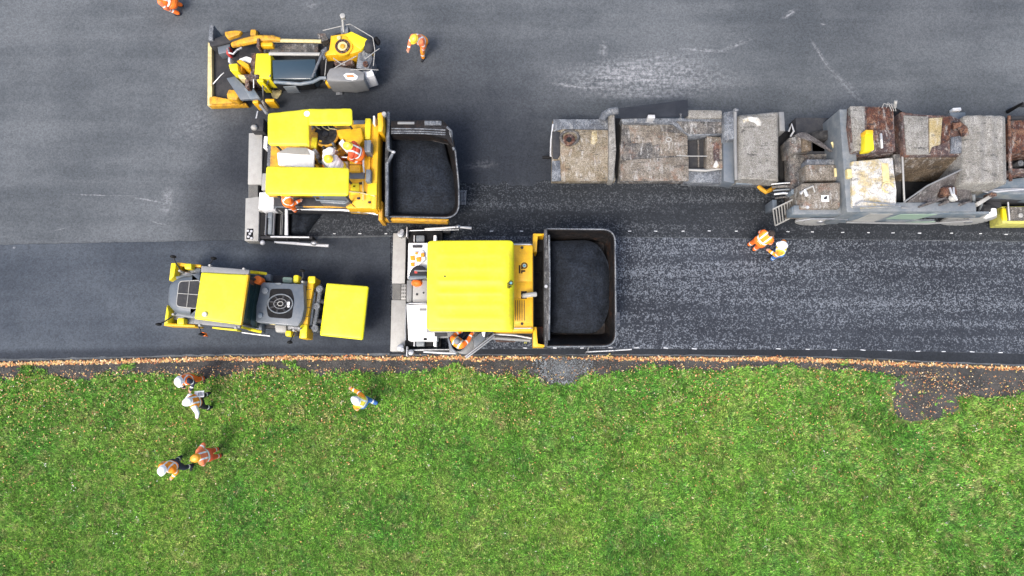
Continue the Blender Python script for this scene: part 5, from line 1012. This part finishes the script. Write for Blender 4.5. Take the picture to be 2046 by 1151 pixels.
sidepanel([(1700, 1.1), (1740, 2.1), (1785, 2.1), (1745, 1.1)], 'plate', .01); sidepanel([(1770, 1.45), (1800, 2.05), (1872, 2.05), (1830, 1.4)], 'palegreen', .01); sidepanel([(1770, .95), (1866, 1.2), (1866, 1.32), (1770, 1.2)], 'slate_light', .012); sidepanel([(1790, .9), (1850, .9), (1868, 1.1), (1830, 1.15)], 'palegreen', .013)
t.add('skirt_rail', MB().tubew([Vector((P(x, 430, z).x, wp.y - .14, z)) for x, z in ((1690, 1.15), (1760, 1.05), (1850, .95), (1940, 1.35))], .035), 'plate_mid', sk); t.add('skirt_top', skirt(1690, 1952, 2.36, 2.3, -.1, .3), 'slate_light', sk)
fw = t.add('wheel_guard', skirt(1592, 1689.5, 2.05, 1.55, -.1, .25), 'bluegrey'); t.add('guard_top', skirt(1594, 1689.5, 2.1, 2.05, -.12, .3), 'slate_light', fw); t.add('guard_rail', MB().tubew([Vector((P(x, 430, z).x, wp.y - .14, z)) for x, z in ((1590, 1.3), (1620, 1.6), (1670, 1.62), (1692, 1.5))], .03), 'steel', fw)
# yellow machine behind
t = Thing('small_plate_machine', 'olive yellow dusty machine end beside the rear wheel of the transfer vehicle', 'machine', P(2050, 430))
t.add('body', MB().poly([(2001, 412), (2120, 410), (2120, 446), (2003, 447)], .9, .25, .04), 'olive_yellow'); t.add('motor_plate', MB().box(2015, 413, 2120, 440, 1.0, .85, .02), 'caked_dark'); t.add('motor_cap', MB().cyl(2040, 430, 1.05, .9, .08, 14), 'plate')
t.add('front_lip', MB().poly([(1990, 449), (2120, 446), (2120, 452), (1992, 452)], .3, .1, .02), 'cream'); t.add('hose', MB().tube([(2014, 404, 1.2), (2015, 418, 1.2), (2017, 440, 1.0)], .025), 'bright'); t.add('feet', MB().box(2005, 420, 2120, 450, .28, 0), 'dark')
t.add('side_rib', MB().box(2005, 416, 2014, 440, .95, .8, .02), 'lemon_side')
cn = Thing('white_block', 'white block lying on the old asphalt beyond the transfer vehicle', 'block', P(1912, 219)); cn.add('block_body', MB().poly([(1904, 215), (1921, 214), (1922, 221), (1905, 222)], .25, .004, .05), 'white'); cn.add('block_ridge', MB().box(1908, 216, 1918, 218, .27, .2, .01), 'white')
bs = Thing('traffic_pin', 'short dark marker standing on old asphalt near the transfer vehicle', 'marker', P(2044, 212)); bs.add('base_plate', MB().box(2036, 207, 2050, 213, .06, .004), 'rubber'); bs.add('stem', MB().cyl(2044, 206, .8, .05, .04, 10, .07), 'black')
# ------------------------------------------------------------------ the crew
person(P(402, 757), 268, 'person in orange overalls with black shoulders and white helmet standing at the verge edge', 'c_orange', 'c_navy', 'c_orange', 'h_white', 'stand', ('fwd', 'low'), lean=9)
r2 = person(P(421, 800), 205, 'person in white sleeves and orange vest holding a paper on the grass', 'c_yorange', 'c_white', 'c_black', 'h_white', 'wide', ('out', 'fwd'))
person(P(374, 922), 250, 'person in orange jacket, dark trousers and white helmet on the grass', 'c_yorange', 'c_yorange', 'c_navy', 'h_white', 'wide', ('fwd', 'down'), lean=10)
person(P(439, 904), 200, 'person in pink-orange vest with an orange helmet on the grass', 'c_pink', 'c_pink', 'c_red', 'h_orange', 'stand', ('low', 'hip'), lean=8)
person(P(738, 803), 150, 'person in yellow jacket and blue jeans walking on the grass', 'c_yellow', 'c_yorange', 'c_jeans', 'h_white', 'walk', ('down', 'reach'), lean=10)
person(P(850, 104), 235, 'person in orange trousers and yellow helmet striding beside the loader', 'c_pink', 'c_pink', 'c_yorange', 'h_yellow', 'walk', ('low', 'reach'), lean=30)
person(P(362, 22), 180, 'person in orange working clothes bending down on the old asphalt away from the machines', 'c_orange', 'c_pink', 'c_orange', 'h_white', 'crouch', ('low', 'reach'), lean=45)
person(P(1500, 494), 40, 'bare-headed person in orange jacket bending over beside the white-helmeted one', 'c_yorange', 'c_orange', 'c_orange', None, 'stand', ('low', 'fwd'), lean=20)
person(P(1541, 512), 160, 'person in yellow jacket, blue jeans and white helmet on the tack-coated lane', 'c_yellow', 'c_yorange', 'c_jeans', 'h_white', 'stand', ('fwd', 'down'), lean=18)
sp = P(915, 688, 1.9)
person(Vector((sp.x, sp.y, 1.46)), 55, 'person in orange vest seated at the outrigger station of the whole-roofed paver', 'c_yorange', 'c_orange', 'c_navy', None, 'sit', ('fwd', 'reach'), lean=6, hair='c_grey')
person(P(690, 347, 1.5), 160, 'person in white shirt and yellow helmet on the deck of the split-roofed paver', 'c_white', 'c_white', 'c_yellow', 'h_yellow', 'crouch', ('fwd', 'reach'), lean=22, stripes=False)
person(P(727, 320, 1.9), 170, 'person in red vest, orange trousers and yellow helmet beside the engine of the split-roofed paver', 'c_red', 'c_red', 'c_orange', 'h_yellow', 'crouch', ('low', 'fwd'), lean=20)
person(P(664, 338, 1.5), 40, 'person in white jacket and grey trousers crouching on the split-roofed paver', 'c_white', 'c_white', 'c_grey', 'h_white', 'crouch', ('fwd', 'low'), lean=24, stripes=False)
person(P(590, 416, 1.3), 20, 'person in orange jacket half hidden under the roof panel of the split-roofed paver', 'c_orange', 'c_orange', 'c_orange', 'h_orange', 'stand', ('reach', 'fwd'), lean=20)
pc = P(398, 788, 1.15)
pb = Thing('clipboard', 'white printed sheet held by the person in white sleeves', 'paper', pc)
pb.add('sheet', MB().prism([(pc.x - .16, pc.y - .11), (pc.x + .16, pc.y - .08), (pc.x + .15, pc.y + .12), (pc.x - .15, pc.y + .10)], 1.16, 1.145, .003), 'white')
for k in range(4): pb.add('print_line', MB().prism([(pc.x - .02 + .045 * k, pc.y - .05), (pc.x + .005 + .045 * k, pc.y - .05), (pc.x + .005 + .045 * k, pc.y + .07), (pc.x - .02 + .045 * k, pc.y + .07)], 1.164, 1.158, 0), 'c_navy')
# ------------------------------------------------------------------ verge: lawn, leaves, stones
gx = np.arange(-200, 2260, 12)
def Pv(px, py, z=0.0):
    x = (px - CX) / FPX; y = -(py - CY) / FPX; yy = y * _c + _s; zz = y * _s - _c; k = (H - z) / -zz
    return x * k, yy * k
def invpx(x, y):
    """ground point -> pixel (z = 0)"""
    dx, dy, dz = x, y, -H; cy_ = dy * _c + dz * _s; cz_ = -dy * _s + dz * _c
    return CX + FPX * dx / -cz_, CY - FPX * cy_ / -cz_
EX = np.array([e[0] for e in EDGE]); EY = np.array([e[1] for e in EDGE])
SOILX = np.array([-1200, 0, 150, 300, 420, 520, 640, 780, 900, 1000, 1090, 1170, 1300, 1450, 1700, 1790, 1850, 1930, 1990, 2046, 2400, 3300])
SOILY = np.array([775, 756, 750, 744, 748, 738, 741, 737, 728, 750, 756, 742, 730, 733, 736, 742, 750, 788, 786, 778, 790, 810])
def grassiness(px, py):
    """0 bare .. 1 full turf"""
    x, y = Pv(px, py); wob = (fbm(x, y, 1.1, 1) - .5) * 34
    d = py - np.interp(px, SOILX, SOILY) + wob
    g = np.clip(d / 9, 0, 1)
    nar = fbm(x, y, .8, 4)
    g = np.maximum(g, np.where(d > -16, np.clip((nar - .60) / .06, 0, 1) * .8, 0))
    def blob(cx, cy, rx, ry, g, s=1.0):
        dd = np.hypot((px - cx) / rx, (py - cy) / ry) + (fbm(x, y, 1.6, 3) - .5) * .7
        return np.where(dd < 1.0, g * (1 - s * np.clip((1.0 - dd) / .22, 0, 1)), g)
    g = blob(1842, 795, 80, 56, g, .98); g = blob(1128, 738, 50, 36, g); g = blob(1128, 950, 60, 28, g, .45); g = blob(1090, 970, 40, 18, g, .4); g = blob(1640, 965, 60, 22, g, .4); g = blob(1760, 975, 60, 22, g, .35); g = blob(480, 748, 60, 14, g, .5); g = blob(1960, 985, 50, 30, g, .3)
    return g
m, nt, b = newmat('turf_base'); v = pos(nt)
c = mix(nt, sstep(nt, noise(nt, v, 3, 5, .65), .35, .65), S(92, 118, 46), S(122, 146, 66))
nt.links.new(c, b.inputs['Base Color']); b.inputs['Roughness'].default_value = .95
tp_ = [x for x in range(-1200, 3301, 15)]
lawn = MB(); T_ = [P(x, float(np.interp(x, SOILX, SOILY)) + 14 + 5 * random.random()) for x in tp_]; T_ = [Vector((p.x, p.y, -.015)) for p in T_]; Bv = [Vector((p.x, -300, -.015)) for p in T_]; n = len(tp_)
lawn.raw(T_ + Bv, [(i, n + i, n + i + 1, i + 1) for i in range(n - 1)])
single('lawn', lawn, 'turf_base', kind='structure', smooth=False)
m, nt, b = newmat('blade'); at_ = node(nt, 'ShaderNodeAttribute', None, attribute_name='col')
nt.links.new(at_.outputs['Color'], b.inputs['Base Color']); b.inputs['Roughness'].default_value = .6; b.inputs['Specular IOR Level'].default_value = .25
b.inputs['Subsurface Weight'].default_value = 0.0
def tri_cloud(name, verts, faces_n, cols, mat, label=None, kind='stuff', k=3, parent=None):
    nv = len(verts); nf = nv // k
    me = bpy.data.meshes.new(name); me.vertices.add(nv); me.vertices.foreach_set('co', verts.astype(np.float32).ravel())
    me.loops.add(nv); me.loops.foreach_set('vertex_index', np.arange(nv, dtype=np.int32)); me.polygons.add(nf)
    me.polygons.foreach_set('loop_start', np.arange(0, nv, k, dtype=np.int32))
    a = me.attributes.new('col', 'FLOAT_COLOR', 'POINT'); c4 = np.ones((nv, 4), np.float32); c4[:, :3] = cols; a.data.foreach_set('color', c4.ravel())
    me.materials.append(MATS[mat]); me.update(); me.validate()
    o = bpy.data.objects.new(name, me); COL.objects.link(o); o['kind'] = kind
    if label: o['label'] = label
    return o
def patch(name, cx, cy, rx, ry, mat, z):
    ring = []; n_ = 70
    for k_ in range(n_):
        a = 2 * math.pi * k_ / n_; w_ = 1 + .22 * (float(fbm(np.array([3 + 1.5 * math.cos(a)]), np.array([5 + 1.5 * math.sin(a)]), 1.3, 1)[0]) - .5) * 2
        sq = 1 / max(abs(math.cos(a)), abs(math.sin(a))) ** .55
        p = P(cx + rx * w_ * sq * math.cos(a), cy + ry * w_ * sq * math.sin(a)); ring.append(Vector((p.x, p.y, z)))
    single(name, MB().raw(ring + [sum(ring, Vector()) / n_], [(i, (i + 1) % n_, n_) for i in range(n_)]), mat, kind='structure', smooth=False)
patch('bare_soil', 1846, 797, 66, 43, 'soil', -.008); patch('stone_bed', 1126, 735, 38, 26, 'soil', -.0075)
# tufts
NT = 190000; NB = 5
px = rng.uniform(-120, 2166, NT); py = rng.uniform(716, 1230, NT)
gr = grassiness(px, py); keep = rng.random(NT) < gr; px, py, gr = px[keep], py[keep], gr[keep]
tx, ty = Pv(px, py); N = len(tx)
mac = fbm(tx, ty, .45, 0); mac2 = fbm(tx, ty, 1.3, 2); mac3 = fbm(tx + 9, ty, 3.2, 5, 3)
g1 = np.array([.072, .205, .024]); g2 = np.array([.132, .275, .031]); g3 = np.array([.200, .280, .056]); g4 = np.array([.055, .160, .036]); g5 = np.array([.30, .25, .11])
def L3(a, b_, t_): return a + (b_ - a) * np.clip(t_, 0, 1)[:, None]
cb = L3(g1, g2, (mac - .28) * 1.9); cb = L3(cb, g3, (mac2 - .50) * 1.5); cb = L3(cb, g4, (.40 - mac3) * 2.5); cb = L3(cb, g5, np.where(rng.random(N) < .10, .7, 0) + np.clip((mac3 - .68) * 3, 0, .4))
cb *= np.exp(rng.normal(-.03, .58, N))[:, None]
idx = np.repeat(np.arange(N), NB); M = len(idx)
ang = rng.uniform(0, 2 * np.pi, N)[idx] * .35 + rng.uniform(0, 2 * np.pi, M) * .65; wind = (fbm(tx, ty, 1.2, 3)[idx] - .5) * 9
ang = np.where(rng.random(M) < .5, wind, ang)
ln = rng.uniform(.045, .115, M) * (.7 + .6 * mac2[idx]); bw = rng.uniform(.009, .019, M); el = rng.uniform(.25, 1.0, M)
bx = tx[idx] + rng.normal(0, .03, M); by = ty[idx] + rng.normal(0, .03, M)
dx, dy = np.cos(ang), np.sin(ang); vs = np.zeros((M, 3, 3))
vs[:, 0] = np.stack([bx - dy * bw, by + dx * bw, np.full(M, -.012)], 1); vs[:, 1] = np.stack([bx + dy * bw, by - dx * bw, np.full(M, -.012)], 1)
vs[:, 2] = np.stack([bx + dx * ln * np.cos(el), by + dy * ln * np.cos(el), ln * np.sin(el)], 1)
cc_ = np.clip(cb[idx] * np.exp(rng.normal(0, .25, M))[:, None], .004, .6)
tri_cloud('grass', vs.reshape(-1, 3), 3, np.repeat(cc_, 3, 0), 'blade', 'mown green grass verge with dry and dark clumps')
# fallen leaves: thick band along the road edge, thinning over the lawn
def leaves(px, py, z0, smin, smax):
    x, y = Pv(px, py); n_ = len(x); s_ = rng.uniform(smin, smax, n_); a = rng.uniform(0, 2 * np.pi, n_); t1 = rng.uniform(-.5, .5, n_)
    base = np.array([[.60, .30, .10], [.70, .45, .20], [.42, .14, .045], [.66, .52, .16], [.30, .12, .05], [.72, .58, .38], [.55, .22, .07]])
    col = base[rng.choice(7, n_, p=[.2, .2, .13, .12, .13, .09, .13])] * rng.uniform(.4, 1.1, n_)[:, None]
    ca, sa = np.cos(a), np.sin(a); out = np.zeros((n_, 4, 3))
    for i, (u, w_) in enumerate(((-1, 0), (0, -.55), (1, 0), (0, .55))):
        out[:, i, 0] = x + s_ * (u * ca - w_ * sa); out[:, i, 1] = y + s_ * (u * sa + w_ * ca); out[:, i, 2] = z0 + np.abs(rng.normal(0, .006, n_)) + s_ * .5 * t1 * (u + w_)+ s_ * .25
    return out.reshape(-1, 3), np.repeat(col, 4, 0)
n1 = 6200; lx_ = rng.uniform(-120, 2166, n1); w_ = np.interp(lx_, [0, 900, 1060, 1100, 1160, 1220, 1800, 1880, 1930, 2046], [1, 1, .7, .12, .25, .8, 1, .25, .5, .8])
k = rng.random(n1) < w_; lx_ = lx_[k]; ly_ = np.interp(lx_, EX, EY) + 7 + rng.normal(0, 2.1, len(lx_)) + (fbm(lx_ * .02, lx_ * 0, 1, 2) - .5) * 5
v1, c1 = leaves(lx_, ly_, .0, .022, .05)
n2 = 9500; ax_ = rng.uniform(-120, 2166, n2); ay_ = np.interp(ax_, EX, EY) + 20 + rng.exponential(110, n2); wx, wy_ = Pv(ax_, ay_); k = (rng.random(n2) < np.clip((fbm(wx, wy_, .9, 1) - .30) * 2.6, .12, 1)) & (ay_ < 1230); ax_, ay_ = ax_[k], ay_[k]
v2, c2 = leaves(ax_, ay_, .085, .014, .036)
n3 = 420; bx_ = rng.uniform(1770, 2100, n3); by_ = rng.uniform(738, 850, n3); v3, c3 = leaves(bx_, by_, .005, .014, .034)
n4 = 900; dx_ = rng.uniform(-120, 2166, n4); dy_ = np.interp(dx_, SOILX, SOILY) + rng.normal(0, 4, n4); v4, c4_ = leaves(dx_, dy_, .01, .014, .032)
lf, nt, b = newmat('leaf'); at_ = node(nt, 'ShaderNodeAttribute', None, attribute_name='col'); nt.links.new(at_.outputs['Color'], b.inputs['Base Color']); b.inputs['Roughness'].default_value = .7
tri_cloud('fallen_leaves', np.concatenate([v1, v2, v3, v4]), 4, np.concatenate([c1, c2, c3, c4_]), 'leaf', 'orange and tan fallen leaves along the road edge and over the lawn', k=4)
# white flowers and litter flecks in the lawn
n5 = 260; fx = rng.uniform(-120, 2166, n5); fy = rng.uniform(760, 1230, n5)
cl_ = [(95, 925), (1640, 905), (1945, 855), (1580, 945), (150, 970), (230, 1068)]
for c0 in cl_: fx = np.append(fx, rng.normal(c0[0], 6, 7)); fy = np.append(fy, rng.normal(c0[1], 6, 7))
vf, cf = leaves(fx, fy, .07, .012, .026); cf[:] = np.repeat(np.array([[.72, .72, .62]]) * rng.uniform(.6, 1.05, len(fx))[:, None], 4, 0)
tri_cloud('white_flowers', vf, 4, cf, 'leaf', 'tiny white flowers dotted over the lawn', k=4)
# crushed stone spill and clods
st_, nt, b = newmat('stone'); at_ = node(nt, 'ShaderNodeAttribute', None, attribute_name='col'); nt.links.new(at_.outputs['Color'], b.inputs['Base Color']); b.inputs['Roughness'].default_value = .85
def stones(px, py, smin, smax, c0, c1):
    x, y = Pv(px, py); n_ = len(x); s_ = rng.uniform(smin, smax, n_)
    oct_ = np.array([(1, 0, 0), (0, 1, 0), (-1, 0, 0), (0, -1, 0), (0, 0, .9), (0, 0, -.4)]); fc = [(0, 1, 4), (1, 2, 4), (2, 3, 4), (3, 0, 4)]
    a = rng.uniform(0, 6.28, n_); V = oct_[None] * s_[:, None, None] * rng.uniform(.6, 1.3, (n_, 6, 1)); R_ = V.copy()
    R_[..., 0] = V[..., 0] * np.cos(a)[:, None] - V[..., 1] * np.sin(a)[:, None]; R_[..., 1] = V[..., 0] * np.sin(a)[:, None] + V[..., 1] * np.cos(a)[:, None]
    R_[..., 0] += x[:, None]; R_[..., 1] += y[:, None]; R_[..., 2] -= .02
    col = c0 + (c1 - c0) * rng.random(n_)[:, None]
    return R_[:, np.array(fc).ravel()].reshape(-1, 3), np.repeat(col, 12, 0)
ns = 3600; sx = rng.normal(1126, 22, ns); sy = rng.normal(736, 15, ns); kk = sy > 713; sx, sy = sx[kk], sy[kk]
sv, scol = stones(sx, sy, .012, .035, np.array([.10, .115, .125]), np.array([.27, .29, .30]))
ns = 5200; cx_ = rng.uniform(-120, 2166, ns); cy_ = np.interp(cx_, SOILX, SOILY) - rng.uniform(-2, 30, ns); kk = cy_ > np.interp(cx_, EX, EY) + 6; cx_, cy_ = cx_[kk], cy_[kk]
sv2, sc2 = stones(cx_, cy_, .008, .026, np.array([.05, .045, .04]), np.array([.17, .155, .14]))
ns = 2600; ex_ = rng.normal(1845, 36, ns); ey_ = rng.normal(795, 25, ns); sv3, sc3 = stones(ex_, ey_, .008, .03, np.array([.045, .04, .036]), np.array([.15, .135, .12]))
tri_cloud('crushed_stone', np.concatenate([sv, sv2, sv3]), 3, np.concatenate([scol, sc2, sc3]), 'stone', 'grey crushed stone spill and dark clods on the bare verge')
